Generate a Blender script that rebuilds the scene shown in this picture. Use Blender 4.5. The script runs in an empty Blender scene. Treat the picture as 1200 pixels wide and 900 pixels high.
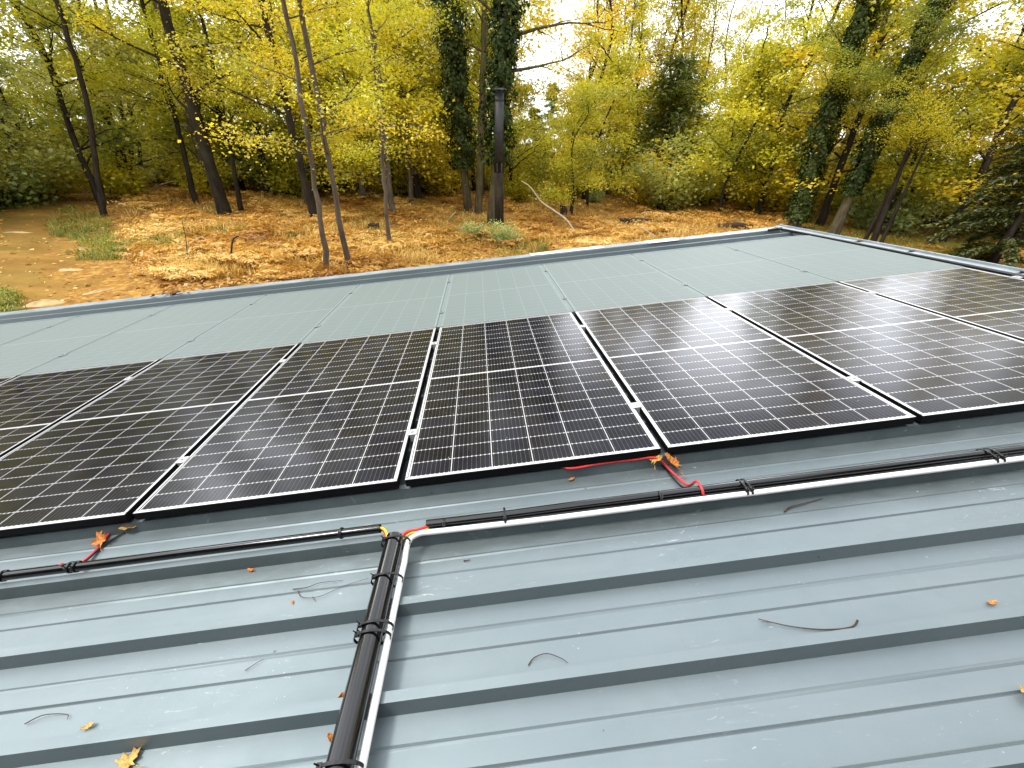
import bpy, math, random
import numpy as np
from mathutils import Vector, Matrix, Euler

S = bpy.context.scene
COL = S.collection
PI = math.pi

# ------------------------------------------------------------------ camera
# roof frame: x along the ribs, y towards the far eave, z off the roof (panel glass = 0)
F = 469.805
RVEC = np.array([2.06484741, -0.137042261, -0.0474308712])
CROOF = np.array([0.430749513, -1.25395374, 1.05811262])
UP = Vector((0.12658071, -0.04056267, 0.99112663)).normalized()


def rodrigues(r):
    t = np.linalg.norm(r); k = r / t
    K = np.array([[0, -k[2], k[1]], [k[2], 0, -k[0]], [-k[1], k[0], 0]])
    return np.eye(3) + math.sin(t) * K + (1 - math.cos(t)) * K @ K


ez = UP
ex = Vector((1, 0, 0)); ex = (ex - ez * ex.dot(ez)).normalized()
ey = ez.cross(ex)
RF = Matrix((ex, ey, ez))                 # roof -> world rotation
RF4 = RF.to_4x4()
RFN = np.array(RF)
MCAM = rodrigues(RVEC) @ RFN.T            # rows: right, down, forward in the world
CW = RFN @ CROOF
ri, dn, fw = MCAM
cam = bpy.data.objects.new('camera', bpy.data.cameras.new('camera'))
COL.objects.link(cam)
m = Matrix.Identity(4)
for i in range(3):
    m[i][0] = ri[i]; m[i][1] = -dn[i]; m[i][2] = -fw[i]; m[i][3] = CW[i]
cam.matrix_world = m
cam.data.sensor_width = 36
cam.data.lens = 36 * F / 1200
cam.data.clip_start = 0.02
cam.data.clip_end = 3000
S.camera = cam
ZG = CW[2] - 3.4                          # ground level

# ------------------------------------------------------------------ light
SUN_EL, SUN_AZ = math.radians(57), math.radians(182)   # direction towards the sun, world azimuth from +x
w = bpy.data.worlds.new('World'); S.world = w; w.use_nodes = True
nt = w.node_tree; nt.nodes.clear()
wo = nt.nodes.new('ShaderNodeOutputWorld'); bg = nt.nodes.new('ShaderNodeBackground')
sky = nt.nodes.new('ShaderNodeTexSky'); sky.sky_type = 'NISHITA'; sky.sun_disc = False
sky.sun_elevation = SUN_EL; sky.sun_rotation = PI / 2 - SUN_AZ
sky.air_density = 1.0; sky.dust_density = 1.5; sky.ozone_density = 1.0
hs = nt.nodes.new('ShaderNodeHueSaturation'); hs.inputs['Saturation'].default_value = 0.22
hs.inputs['Value'].default_value = 1.0
tc = nt.nodes.new('ShaderNodeTexCoord')
cn = nt.nodes.new('ShaderNodeTexNoise'); cn.inputs['Scale'].default_value = 2.2; cn.inputs['Detail'].default_value = 5
cr = nt.nodes.new('ShaderNodeMapRange'); cr.inputs['From Min'].default_value = .3; cr.inputs['From Max'].default_value = .7
cr.inputs['To Min'].default_value = 0.15; cr.inputs['To Max'].default_value = 0.75
mx = nt.nodes.new('ShaderNodeMix'); mx.data_type = 'RGBA'
mx.inputs['B'].default_value = (14.0, 14.4, 15.2, 1)      # cloud deck
nt.links.new(tc.outputs['Generated'], cn.inputs['Vector'])
nt.links.new(cn.outputs['Fac'], cr.inputs['Value'])
nt.links.new(cr.outputs['Result'], mx.inputs['Factor'])
nt.links.new(sky.outputs['Color'], hs.inputs['Color'])
nt.links.new(hs.outputs['Color'], mx.inputs['A'])
# bright lobes added to the sky so the panels mirror white glare streaks
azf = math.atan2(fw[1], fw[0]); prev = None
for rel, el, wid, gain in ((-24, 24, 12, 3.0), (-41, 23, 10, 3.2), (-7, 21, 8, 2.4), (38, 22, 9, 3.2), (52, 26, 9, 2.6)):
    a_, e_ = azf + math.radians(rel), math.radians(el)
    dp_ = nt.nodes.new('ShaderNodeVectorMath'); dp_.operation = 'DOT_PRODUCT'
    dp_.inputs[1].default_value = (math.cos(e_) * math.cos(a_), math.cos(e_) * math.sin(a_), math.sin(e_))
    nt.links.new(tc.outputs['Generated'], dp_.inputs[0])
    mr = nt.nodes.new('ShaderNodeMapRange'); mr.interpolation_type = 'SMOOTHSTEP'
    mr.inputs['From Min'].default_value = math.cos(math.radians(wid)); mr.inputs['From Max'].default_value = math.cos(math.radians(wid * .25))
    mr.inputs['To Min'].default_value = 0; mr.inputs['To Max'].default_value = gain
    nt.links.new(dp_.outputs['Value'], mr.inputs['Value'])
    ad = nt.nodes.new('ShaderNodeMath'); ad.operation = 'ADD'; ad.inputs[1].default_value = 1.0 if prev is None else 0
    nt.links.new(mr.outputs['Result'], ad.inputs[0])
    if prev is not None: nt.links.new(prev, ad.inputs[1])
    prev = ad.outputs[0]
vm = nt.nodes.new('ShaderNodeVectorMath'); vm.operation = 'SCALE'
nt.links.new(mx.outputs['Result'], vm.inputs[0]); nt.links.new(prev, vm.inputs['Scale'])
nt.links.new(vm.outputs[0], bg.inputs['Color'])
bg.inputs['Strength'].default_value = 0.15
nt.links.new(bg.outputs['Background'], wo.inputs['Surface'])
sun = bpy.data.objects.new('sun', bpy.data.lights.new('sun', 'SUN')); COL.objects.link(sun)
sun.data.energy = 1.5; sun.data.angle = math.radians(12); sun.data.color = (1, .96, .9)
sd = Vector((math.cos(SUN_EL) * math.cos(SUN_AZ), math.cos(SUN_EL) * math.sin(SUN_AZ), math.sin(SUN_EL)))
sun.rotation_euler = sd.to_track_quat('Z', 'Y').to_euler()
sun.location = (0, 0, 30)

S.view_settings.view_transform = 'Standard'
S.view_settings.look = 'None'
S.view_settings.exposure = 0.95
S.view_settings.gamma = 1
S.view_settings.use_curve_mapping = False
S.render.engine = 'CYCLES'
S.cycles.use_denoising = True
S.cycles.max_bounces = 6
S.cycles.diffuse_bounces = 3
S.cycles.glossy_bounces = 3
S.cycles.transmission_bounces = 4
S.cycles.caustics_reflective = False
S.cycles.caustics_refractive = False

# ------------------------------------------------------------------ pixels of the photograph -> points in the world
def pray(u, v):
    d = MCAM.T @ np.array([(u - 600) / F, (v - 450) / F, 1.0])
    return d / np.linalg.norm(d)


def gz(x, y):
    """ground height"""
    return ZG + 0.12 * np.sin(x * .31 + 1.3) * np.sin(y * .27 + .4) + 0.07 * np.sin(x * .9 + y * .7)


def at(u, v, z=None):
    """where the sight line through (u, v) meets the ground"""
    d = pray(u, v); zz = ZG if z is None else z
    for _ in range(6):
        t = (zz - CW[2]) / d[2]; p = CW + d * t
        if z is None: zz = float(gz(p[0], p[1]))
    return Vector(p)


def at_dist(u, v, p0):
    """point on the sight line as far off (horizontally) as p0"""
    d = pray(u, v); r = math.hypot(p0[0] - CW[0], p0[1] - CW[1])
    t = r / math.hypot(d[0], d[1])
    return Vector(CW + d * t)


# ------------------------------------------------------------------ helpers
def tag(o, label=None, cat=None, group=None, kind=None):
    if label: o['label'] = label
    if cat: o['category'] = cat
    if group: o['group'] = group
    if kind: o['kind'] = kind
    return o


def empty(name, label, cat, mat=None, group=None):
    o = bpy.data.objects.new(name, None); COL.objects.link(o)
    o.empty_display_size = .1
    if mat is not None: o.matrix_world = mat
    return tag(o, label, cat, group)


class MB:
    def __init__(s): s.v = []; s.f = []; s.m = []

    def add(s, vs, fs, mi=0):
        b = len(s.v); s.v += [tuple(q) for q in vs]
        s.f += [tuple(i + b for i in q) for q in fs]; s.m += [mi] * len(fs)

    def box(s, x0, x1, y0, y1, z0, z1, mi=0, mtop=None):
        s.add([(x0, y0, z0), (x1, y0, z0), (x1, y1, z0), (x0, y1, z0), (x0, y0, z1), (x1, y0, z1), (x1, y1, z1), (x0, y1, z1)],
              [(3, 2, 1, 0), (0, 1, 5, 4), (1, 2, 6, 5), (2, 3, 7, 6), (3, 0, 4, 7)], mi)
        b = len(s.v) - 8
        s.f.append((b + 4, b + 5, b + 6, b + 7)); s.m.append(mi if mtop is None else mtop)

    def tube(s, pts, r, n=8, mi=0, cap=True):
        P = [Vector(p) for p in pts]; k = len(P)
        rr = r if hasattr(r, '__len__') else [r] * k
        t0 = (P[1] - P[0]).normalized()
        a = t0.cross(Vector((0, 0, 1)))
        if a.length < .1: a = t0.cross(Vector((0, 1, 0)))
        a.normalize(); vs = []
        for i in range(k):
            t = (P[min(i + 1, k - 1)] - P[max(i - 1, 0)])
            if t.length < 1e-9: t = t0
            t = t.normalized()
            a = (a - t * a.dot(t)).normalized(); b = t.cross(a)
            for j in range(n):
                q = 2 * PI * j / n
                vs.append(P[i] + (a * math.cos(q) + b * math.sin(q)) * rr[i])
        fs = []
        for i in range(k - 1):
            for j in range(n):
                fs.append((i * n + j, i * n + (j + 1) % n, (i + 1) * n + (j + 1) % n, (i + 1) * n + j))
        if cap:
            fs.append(tuple(reversed(range(n)))); fs.append(tuple((k - 1) * n + j for j in range(n)))
        s.add(vs, fs, mi)

    def grid(s, fn, nu, nv, mi=0):
        vs = [fn(i / nu, j / nv) for j in range(nv + 1) for i in range(nu + 1)]
        fs = [(j * (nu + 1) + i, j * (nu + 1) + i + 1, (j + 1) * (nu + 1) + i + 1, (j + 1) * (nu + 1) + i)
              for j in range(nv) for i in range(nu)]
        s.add(vs, fs, mi)

    def build(s, name, mats, parent=None, mat=None, smooth=False):
        me = bpy.data.meshes.new(name)
        me.from_pydata(s.v, [], s.f); me.update()
        if not isinstance(mats, (list, tuple)): mats = [mats]
        for q in mats: me.materials.append(q)
        if len(mats) > 1: me.polygons.foreach_set('material_index', s.m)
        if smooth: me.polygons.foreach_set('use_smooth', [True] * len(me.polygons))
        o = bpy.data.objects.new(name, me); COL.objects.link(o)
        if parent is not None: o.parent = parent
        if mat is not None: o.matrix_world = mat
        return o


def np_quads(name, V, mats, hue=None):
    """mesh of loose quads: V is (n, 4, 3); hue one value a quad"""
    n = len(V); me = bpy.data.meshes.new(name)
    me.vertices.add(n * 4); me.vertices.foreach_set('co', V.astype(np.float32).ravel())
    me.loops.add(n * 4); me.loops.foreach_set('vertex_index', np.arange(n * 4, dtype=np.int32))
    me.polygons.add(n); me.polygons.foreach_set('loop_start', np.arange(0, n * 4, 4, dtype=np.int32))
    try: me.polygons.foreach_set('loop_total', np.full(n, 4, dtype=np.int32))
    except Exception: pass
    if hue is not None:
        at_ = me.attributes.new('hue', 'FLOAT', 'POINT')
        at_.data.foreach_set('value', np.repeat(hue, 4).astype(np.float32))
    me.update(calc_edges=True)
    for q in (mats if isinstance(mats, (list, tuple)) else [mats]): me.materials.append(q)
    return me


def link(name, me, parent=None):
    o = bpy.data.objects.new(name, me); COL.objects.link(o)
    if parent is not None: o.parent = parent
    return o


# ------------------------------------------------------------------ materials
class NT:
    def __init__(s, name):
        s.mat = bpy.data.materials.new(name); s.mat.use_nodes = True
        s.t = s.mat.node_tree; s.t.nodes.clear()
        s.out = s.n('ShaderNodeOutputMaterial')

    def n(s, k, **kw):
        x = s.t.nodes.new(k)
        for a, b in kw.items(): setattr(x, a, b)
        return x

    def l(s, a, b): s.t.links.new(a, b)

    def val(s, x, sock):
        if isinstance(x, (int, float)): sock.default_value = x
        elif isinstance(x, (tuple, list)): sock.default_value = (*x, 1) if len(x) == 3 else x
        else: s.l(x, sock)

    def math(s, op, a, b=0.0, c=0.0, clamp=False):
        x = s.n('ShaderNodeMath', operation=op, use_clamp=clamp)
        for i, q in enumerate((a, b, c)): s.val(q, x.inputs[i])
        return x.outputs[0]

    def mix(s, f, a, b, blend='MIX'):
        x = s.n('ShaderNodeMix', data_type='RGBA', blend_type=blend)
        s.val(f, x.inputs['Factor']); s.val(a, x.inputs['A']); s.val(b, x.inputs['B'])
        return x.outputs['Result']

    def noise(s, scale, detail=4, rough=.55, vec=None, dist=0.0):
        x = s.n('ShaderNodeTexNoise'); x.inputs['Scale'].default_value = scale
        x.inputs['Detail'].default_value = detail; x.inputs['Roughness'].default_value = rough
        x.inputs['Distortion'].default_value = dist
        s.l(vec if vec is not None else s.obj(), x.inputs['Vector'])
        return x.outputs['Fac']

    def obj(s):
        if not hasattr(s, '_o'): s._o = s.n('ShaderNodeTexCoord').outputs['Object']
        return s._o

    def scaled(s, x, y, z, vec=None):
        q = s.n('ShaderNodeMapping'); q.inputs['Scale'].default_value = (x, y, z)
        s.l(vec if vec is not None else s.obj(), q.inputs['Vector']); return q.outputs[0]

    def ramp(s, f, stops):
        x = s.n('ShaderNodeValToRGB'); e = x.color_ramp.elements
        while len(e) < len(stops): e.new(.5)
        for q, (p, c) in zip(e, stops): q.position = p; q.color = (*c, 1)
        s.val(f, x.inputs[0]); return x.outputs['Color']

    def rng(s, f, a, b, c=0.0, d=1.0):
        x = s.n('ShaderNodeMapRange'); s.val(f, x.inputs['Value'])
        for k, q in zip(('From Min', 'From Max', 'To Min', 'To Max'), (a, b, c, d)): x.inputs[k].default_value = q
        return x.outputs['Result']

    def pbr(s, col, rough=.5, metal=0.0, spec=.5, bump=None, bstr=.3, bdist=.01, ior=1.45):
        p = s.n('ShaderNodeBsdfPrincipled')
        s.val(col, p.inputs['Base Color']); s.val(rough, p.inputs['Roughness']); s.val(metal, p.inputs['Metallic'])
        s.val(spec, p.inputs['Specular IOR Level']); p.inputs['IOR'].default_value = ior
        if bump is not None:
            b = s.n('ShaderNodeBump'); b.inputs['Strength'].default_value = bstr; b.inputs['Distance'].default_value = bdist
            s.l(bump, b.inputs['Height']); s.l(b.outputs[0], p.inputs['Normal'])
        s.l(p.outputs[0], s.out.inputs['Surface']); return s.mat


def simple(name, col, rough=.5, metal=0.0, spec=.5, vary=.15, scale=20):
    t = NT(name); f = t.noise(scale, 3)
    c = t.mix(t.rng(f, .3, .7), tuple(q * (1 - vary) for q in col), tuple(min(1, q * (1 + vary)) for q in col))
    return t.pbr(c, rough, metal, spec)


def m_roof():
    t = NT('painted_roof_steel')
    o = t.obj()
    big = t.noise(1.6, 4, .6)
    streak = t.noise(1.0, 5, .6, t.scaled(1.2, 14, 1))
    mid = t.noise(14, 5, .65)
    c = t.mix(t.rng(big, .3, .7), (.150, .186, .196), (.176, .212, .220))
    c = t.mix(t.math('MULTIPLY', t.rng(streak, .5, .72), .22), c, (.22, .255, .26))
    c = t.mix(t.math('MULTIPLY', t.rng(mid, .52, .75), .22), c, (.14, .175, .182))
    # dirt that collects in the pan below the conduit and by the panels
    sx = t.n('ShaderNodeSeparateXYZ'); t.l(o, sx.inputs[0])
    y = sx.outputs['Y']
    d1 = t.math('MULTIPLY', t.rng(y, -.36, -.30), t.rng(y, -.20, -.26))
    d2 = t.math('MULTIPLY', t.rng(y, -.14, -.03), t.rng(y, .3, .02))
    dn_ = t.noise(5, 5, .6, t.scaled(1, 3, 1))
    dirt = t.math('MULTIPLY', t.math('MAXIMUM', d1, t.math('MULTIPLY', d2, .8)), t.rng(dn_, .25, .6))
    c = t.mix(t.math('MULTIPLY', dirt, .62), c, (.085, .10, .095))
    # pale scuffs, droppings, dust
    v = t.n('ShaderNodeTexVoronoi'); v.inputs['Scale'].default_value = 17; v.inputs['Randomness'].default_value = 1
    wob = t.n('ShaderNodeTexNoise'); wob.inputs['Scale'].default_value = 60
    t.l(o, wob.inputs['Vector'])
    add = t.n('ShaderNodeVectorMath', operation='MULTIPLY_ADD')
    t.l(wob.outputs['Color'], add.inputs[0]); add.inputs[1].default_value = (.02, .02, .0); t.l(t.scaled(.7, 1.3, 1), add.inputs[2])
    t.l(add.outputs[0], v.inputs['Vector'])
    cl = t.rng(t.noise(2.3, 2), .48, .62)
    sp = t.math('MULTIPLY', t.math('LESS_THAN', v.outputs['Distance'], t.math('MULTIPLY', t.noise(9, 0), .10)), cl)
    v2 = t.n('ShaderNodeTexVoronoi'); v2.inputs['Scale'].default_value = 60
    t.l(o, v2.inputs['Vector'])
    sp2 = t.math('LESS_THAN', v2.outputs['Distance'], t.rng(t.noise(4, 3), .5, .8, 0, .15))
    scr = t.noise(1, 6, .8, t.scaled(10, 46, 10), 2.0)
    cl2 = t.rng(t.noise(1.4, 3), .5, .68)
    sc = t.math('MULTIPLY', t.rng(scr, .60, .68), cl2)
    sp_all = t.math('MAXIMUM', t.math('MULTIPLY', sp, .7), t.math('MAXIMUM', t.math('MULTIPLY', sp2, .4), t.math('MULTIPLY', sc, .7)))
    c = t.mix(sp_all, c, (.55, .58, .56))
    dk = t.n('ShaderNodeTexVoronoi'); dk.inputs['Scale'].default_value = 6.5
    t.l(add.outputs[0], dk.inputs['Vector'])
    c = t.mix(t.math('MULTIPLY', t.math('LESS_THAN', dk.outputs['Distance'], t.math('MULTIPLY', t.noise(5, 0), .05)), .7), c, (.06, .06, .05))
    r = t.rng(mid, .3, .7, .46, .54)
    return t.pbr(c, r, t.math('SUBTRACT', .58, t.math('MULTIPLY', sp_all, .5)), .6, t.math('ADD', t.math('MULTIPLY', t.noise(3, 3), 1.0), t.math('MULTIPLY', mid, .12)), .07, .006)


PW, PL, PGAP = 1.038, 1.755, 0.0303


def m_cells(name, film):
    """cells, gridlines and busbars of one 6 x 20 half-cell panel, object space: origin at the front left corner"""
    t = NT(name)
    sx = t.n('ShaderNodeSeparateXYZ'); t.l(t.obj(), sx.inputs[0]); X, Y = sx.outputs['X'], sx.outputs['Y']
    mx_, my_ = .016, .018
    cw = (PW - 2 * mx_) / 6; ch = (PL - 2 * my_ - .012) / 20
    def lines(coord, pitch, wd):
        q = t.math('FRACT', t.math('ADD', t.math('DIVIDE', coord, pitch), .5))
        q = t.math('ABSOLUTE', t.math('SUBTRACT', q, .5))
        return t.math('LESS_THAN', t.math('MULTIPLY', q, pitch), wd / 2)
    xs = t.math('SUBTRACT', X, mx_)
    ylo = t.math('SUBTRACT', Y, my_)
    yup = t.math('SUBTRACT', Y, my_ + .012)
    half = t.math('GREATER_THAN', Y, PL / 2)
    ys = t.math('ADD', t.math('MULTIPLY', ylo, t.math('SUBTRACT', 1, half)), t.math('MULTIPLY', yup, half))
    vl = lines(xs, cw, .0034)
    hl = lines(ys, ch, .0026)
    mid = t.math('LESS_THAN', t.math('ABSOLUTE', t.math('SUBTRACT', Y, PL / 2)), .0052)
    edge = t.math('MAXIMUM', t.math('GREATER_THAN', t.math('ABSOLUTE', t.math('SUBTRACT', X, PW / 2)), PW / 2 - mx_),
                  t.math('GREATER_THAN', t.math('ABSOLUTE', t.math('SUBTRACT', Y, PL / 2)), PL / 2 - my_))
    bb = lines(t.math('ADD', xs, cw / 18), cw / 9, .0012)
    # little solder pads where busbars cross the gaps make the row lines look dotted
    pad = t.math('MULTIPLY', lines(t.math('ADD', xs, cw / 18), cw / 9, .005), lines(ys, ch, .0075))
    n1 = t.noise(7, 3)
    grid = t.math('MAXIMUM', t.math('MAXIMUM', vl, mid), edge)
    hls = t.math('MULTIPLY', hl, .62)
    hls = t.math('MAXIMUM', hls, t.math('MULTIPLY', pad, .95))
    lm_ = t.math('MAXIMUM', grid, hls)
    lm_ = t.math('MAXIMUM', lm_, t.math('MULTIPLY', bb, .17))
    dust = t.noise(2.2, 5, .65); sp = t.n('ShaderNodeTexVoronoi'); sp.inputs['Scale'].default_value = 26
    t.l(t.obj(), sp.inputs['Vector'])
    spk = t.math('LESS_THAN', sp.outputs['Distance'], t.math('MULTIPLY', t.noise(6, 1), .085))
    if film:
        c = t.mix(t.math('MULTIPLY', lm_, .8), (.132, .160, .153), (.225, .262, .254))
        c = t.mix(t.math('MULTIPLY', t.rng(t.noise(1.3, 3), .4, .7), .25), c, (.15, .18, .172))
        return t.pbr(c, .55, 0, .2)
    # the cells are a touch bluer along the lower edge, as each cell's coating differs
    ci = t.n('ShaderNodeTexWhiteNoise', noise_dimensions='2D')
    cv = t.n('ShaderNodeCombineXYZ')
    t.l(t.math('FLOOR', t.math('DIVIDE', xs, cw)), cv.inputs[0]); t.l(t.math('FLOOR', t.math('DIVIDE', ys, ch)), cv.inputs[1])
    t.l(cv.outputs[0], ci.inputs['Vector'])
    cc = t.mix(ci.outputs['Value'], (.004, .004, .005), (.009, .009, .014))
    c = t.mix(lm_, cc, (.44, .44, .43))
    c = t.mix(t.math('MULTIPLY', t.rng(dust, .4, .75), .03), c, (.5, .5, .48))
    c = t.mix(t.math('MULTIPLY', spk, .5), c, (.6, .6, .56))
    r = t.rng(dust, .3, .75, .08, .17)
    return t.pbr(c, r, 0, .5, t.noise(90, 1), .03, .001, 1.19)


def m_leaf(name, stops, trans=.5, gain=1.0, gloss=.035):
    t = NT(name)
    a = t.n('ShaderNodeAttribute', attribute_name='hue')
    c = t.ramp(a.outputs['Fac'], [(p, tuple(min(.8, q * gain) for q in k)) for p, k in stops])
    oi = t.n('ShaderNodeObjectInfo')
    hsv = t.n('ShaderNodeHueSaturation'); t.l(c, hsv.inputs['Color'])
    t.l(t.rng(oi.outputs['Random'], 0, 1, .485, .515), hsv.inputs['Hue'])
    t.l(t.rng(oi.outputs['Random'], 0, 1, 1.15, .8), hsv.inputs['Value'])
    c = hsv.outputs['Color']
    d = t.n('ShaderNodeBsdfDiffuse'); tr = t.n('ShaderNodeBsdfTranslucent'); mxs = t.n('ShaderNodeMixShader')
    t.l(c, d.inputs['Color']); t.l(c, tr.inputs['Color']); mxs.inputs[0].default_value = trans
    t.l(d.outputs[0], mxs.inputs[1]); t.l(tr.outputs[0], mxs.inputs[2])
    g = t.n('ShaderNodeBsdfGlossy'); g.inputs['Roughness'].default_value = .45; g.inputs['Color'].default_value = (1, 1, 1, 1)
    mg = t.n('ShaderNodeMixShader'); mg.inputs[0].default_value = gloss
    t.l(mxs.outputs[0], mg.inputs[1]); t.l(g.outputs[0], mg.inputs[2])
    t.l(mg.outputs[0], t.out.inputs['Surface']); return t.mat


def m_bark(name, a, b, moss=(.05, .06, .02), mo=.4):
    t = NT(name)
    f = t.noise(6, 6, .7, t.scaled(1, 1, .22)); g = t.noise(26, 4, .7, t.scaled(1, 1, .15))
    c = t.mix(t.rng(f, .35, .65), a, b)
    c = t.mix(t.math('MULTIPLY', t.rng(t.noise(1.3, 4), .5, .7), mo), c, moss)
    return t.pbr(c, .9, 0, .2, t.math('ADD', f, g), .9, .03)


def m_ground():
    t = NT('leaf_litter_soil')
    P = t.obj()
    n1 = t.noise(.22, 4, .6); n2 = t.noise(1.6, 6, .7); n3 = t.noise(9, 5, .75)
    v = t.n('ShaderNodeTexVoronoi'); v.inputs['Scale'].default_value = 9; t.l(P, v.inputs['Vector'])
    leafc = t.ramp(v.outputs['Color'], [(0, (.22, .09, .016)), (.35, (.40, .20, .035)), (.7, (.55, .32, .065)), (1, (.62, .44, .14))])
    c = t.mix(t.rng(n3, .35, .68), (.17, .075, .018), leafc)
    c = t.mix(t.math('MULTIPLY', t.rng(n2, .48, .7), .5), c, (.46, .25, .06))
    g = t.math('MULTIPLY', t.rng(n1, .52, .66), t.rng(n3, .35, .6))
    c = t.mix(t.math('MULTIPLY', g, .55), c, (.10, .12, .03))
    return t.pbr(c, .9, 0, .15, t.math('ADD', n3, n2), .8, .06)


def m_path():
    t = NT('trodden_path')
    n1 = t.noise(.6, 5, .6, t.scaled(1, 1.6, 1)); n2 = t.noise(5, 6, .7); n3 = t.noise(40, 3, .7)
    c = t.mix(t.rng(n1, .35, .65), (.19, .10, .02), (.30, .17, .04))
    c = t.mix(t.math('MULTIPLY', t.rng(n2, .5, .72), .6), c, (.36, .21, .06))
    c = t.mix(t.math('MULTIPLY', t.rng(n3, .5, .8), .4), c, (.10, .05, .013))
    c = t.mix(t.math('MULTIPLY', t.rng(t.noise(.35, 5, .7), .5, .68), .55), c, (.10, .11, .025))
    return t.pbr(c, .95, 0, .1, t.math('ADD', n2, n3), .5, .03)


M = {}
M['roof'] = m_roof()
M['cells'] = m_cells('solar_cells', False)
M['cellsf'] = m_cells('filmed_solar_cells', True)
M['alu'] = simple('silver_aluminium', (.50, .50, .495), .35, .35, vary=.08)
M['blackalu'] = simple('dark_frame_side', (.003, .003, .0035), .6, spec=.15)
M['filmframe'] = simple('filmed_frame', (.175, .21, .20), .55, spec=.3, vary=.04)
M['filmgap'] = simple('filmed_joint', (.145, .178, .170), .6, spec=.3, vary=.05)
M['flash'] = simple('pale_blue_grey_flashing', (.24, .28, .30), .35, .1, vary=.25, scale=4)
M['white'] = simple('white_plastic', (.70, .70, .685), .4, vary=.03)
M['black'] = simple('black_plastic', (.0035, .0035, .004), .12, vary=.2, spec=.7)
M['tie'] = simple('black_nylon', (.004, .004, .004), .35)
M['red'] = simple('red_cable', (.62, .03, .03), .4, vary=.15)
M['yellow'] = simple('yellow_cable', (.75, .55, .03), .4)
M['green'] = simple('green_cable', (.05, .30, .06), .4)
M['wall'] = simple('dark_green_cladding', (.06, .075, .07), .6)
M['twig'] = simple('dead_twig', (.055, .035, .025), .85, vary=.4, scale=60)
M['ptwig'] = simple('pale_dead_wood', (.42, .36, .26), .85, vary=.3, scale=20)
M['iron'] = simple('sooty_flue_steel', (.016, .017, .019), .55, .0, vary=.5, scale=9)
M['bark'] = m_bark('dark_bark', (.013, .0095, .0065), (.038, .029, .02))
M['barkp'] = m_bark('pale_grey_bark', (.055, .045, .033), (.16, .13, .098), (.10, .11, .06), .4)
M['barkm'] = m_bark('mossy_bark', (.04, .032, .018), (.11, .09, .05), (.09, .10, .03), .7)
M['ground'] = m_ground()
M['path'] = m_path()
YG = [(0, (.090, .110, .012)), (.35, (.225, .232, .016)), (.65, (.40, .345, .018)), (.9, (.56, .42, .02)), (1, (.64, .42, .03))]
YL = [(0, (.15, .17, .014)), (.3, (.35, .32, .016)), (.6, (.58, .455, .018)), (.93, (.69, .48, .02)), (1, (.66, .36, .03))]
OL = [(0, (.085, .095, .02)), (.4, (.185, .19, .035)), (.75, (.31, .295, .06)), (1, (.48, .41, .08))]
DK = [(0, (.028, .040, .009)), (.5, (.068, .084, .017)), (1, (.16, .16, .03))]
IV = [(0, (.016, .030, .006)), (.5, (.040, .066, .010)), (.85, (.085, .115, .018)), (1, (.17, .19, .03))]
SH = [(0, (.08, .11, .025)), (.5, (.17, .21, .06)), (1, (.36, .38, .14))]
M['yg'] = m_leaf('yellow_green_leaves', YG, .55, 1.8)
M['yl'] = m_leaf('golden_leaves', YL, .55, 1.35)
M['ol'] = m_leaf('olive_leaves', OL, .55, 2.0)
M['dk'] = m_leaf('dark_evergreen_needles', DK, .25)
M['yew'] = m_leaf('yew_needles', [(0, (.07, .095, .017)), (.5, (.17, .195, .032)), (1, (.36, .34, .05))], .35)
M['ivy'] = m_leaf('ivy_leaves', IV, .25, 1.0, .012)
M['sh'] = m_leaf('shrub_leaves', SH, .5, 1.9)
M['bracken'] = m_leaf('dry_bracken_fronds', [(0, (.20, .09, .015)), (.15, (.30, .14, .02)), (.45, (.50, .295, .04)), (.75, (.64, .43, .085)), (1, (.74, .58, .18))], .35)
M['grass'] = m_leaf('grass_blades', [(0, (.16, .18, .02)), (.5, (.32, .32, .04)), (1, (.52, .43, .08))], .35)
M['litter'] = m_leaf('dead_leaves', [(0, (.20, .08, .015)), (.4, (.43, .22, .04)), (.75, (.58, .35, .08)), (1, (.68, .52, .18))], .2)
M['oleaf'] = simple('orange_leaf', (.46, .16, .025), .7, vary=.6, scale=220)
M['yleaf'] = simple('tan_leaf', (.48, .29, .075), .7, vary=.5, scale=220)
M['rock'] = simple('pale_rock', (.42, .30, .14), .9, vary=.3, scale=5)
M['stump'] = simple('dark_rotten_wood', (.035, .018, .010), .9, vary=.5, scale=8)

rnd = random.Random(7)
rng = np.random.default_rng(11)

# ------------------------------------------------------------------ setting: ground, path
def warp(a): return np.sign(a) * (np.abs(a) ** 2.2) * 420


def make_ground():
    n = 170; s = np.linspace(-1, 1, n + 1); q = warp(s)
    X, Y = np.meshgrid(q + 4, q + 18); Z = gz(X, Y)
    r = np.hypot(X - 4, Y - 10); Z = np.where(r > 90, ZG, Z)
    V = np.stack([X, Y, Z], -1).reshape(-1, 3)
    f = [(j * (n + 1) + i, j * (n + 1) + i + 1, (j + 1) * (n + 1) + i + 1, (j + 1) * (n + 1) + i) for j in range(n) for i in range(n)]
    me = bpy.data.meshes.new('ground'); me.from_pydata(V.tolist(), [], f); me.update()
    me.materials.append(M['ground']); me.polygons.foreach_set('use_smooth', [True] * len(f))
    return tag(link('ground', me), kind='structure')


make_ground()


def cat_rom(P, n):
    P = [Vector(p) for p in P]; out = []
    for i in range(len(P) - 1):
        a, b, c, d = P[max(i - 1, 0)], P[i], P[i + 1], P[min(i + 2, len(P) - 1)]
        for k in range(n):
            t = k / n
            out.append(.5 * ((2 * b) + (c - a) * t + (2 * a - 5 * b + 4 * c - d) * t * t + (3 * b - a - 3 * c + d) * t ** 3))
    out.append(P[-1]); return out


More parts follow.
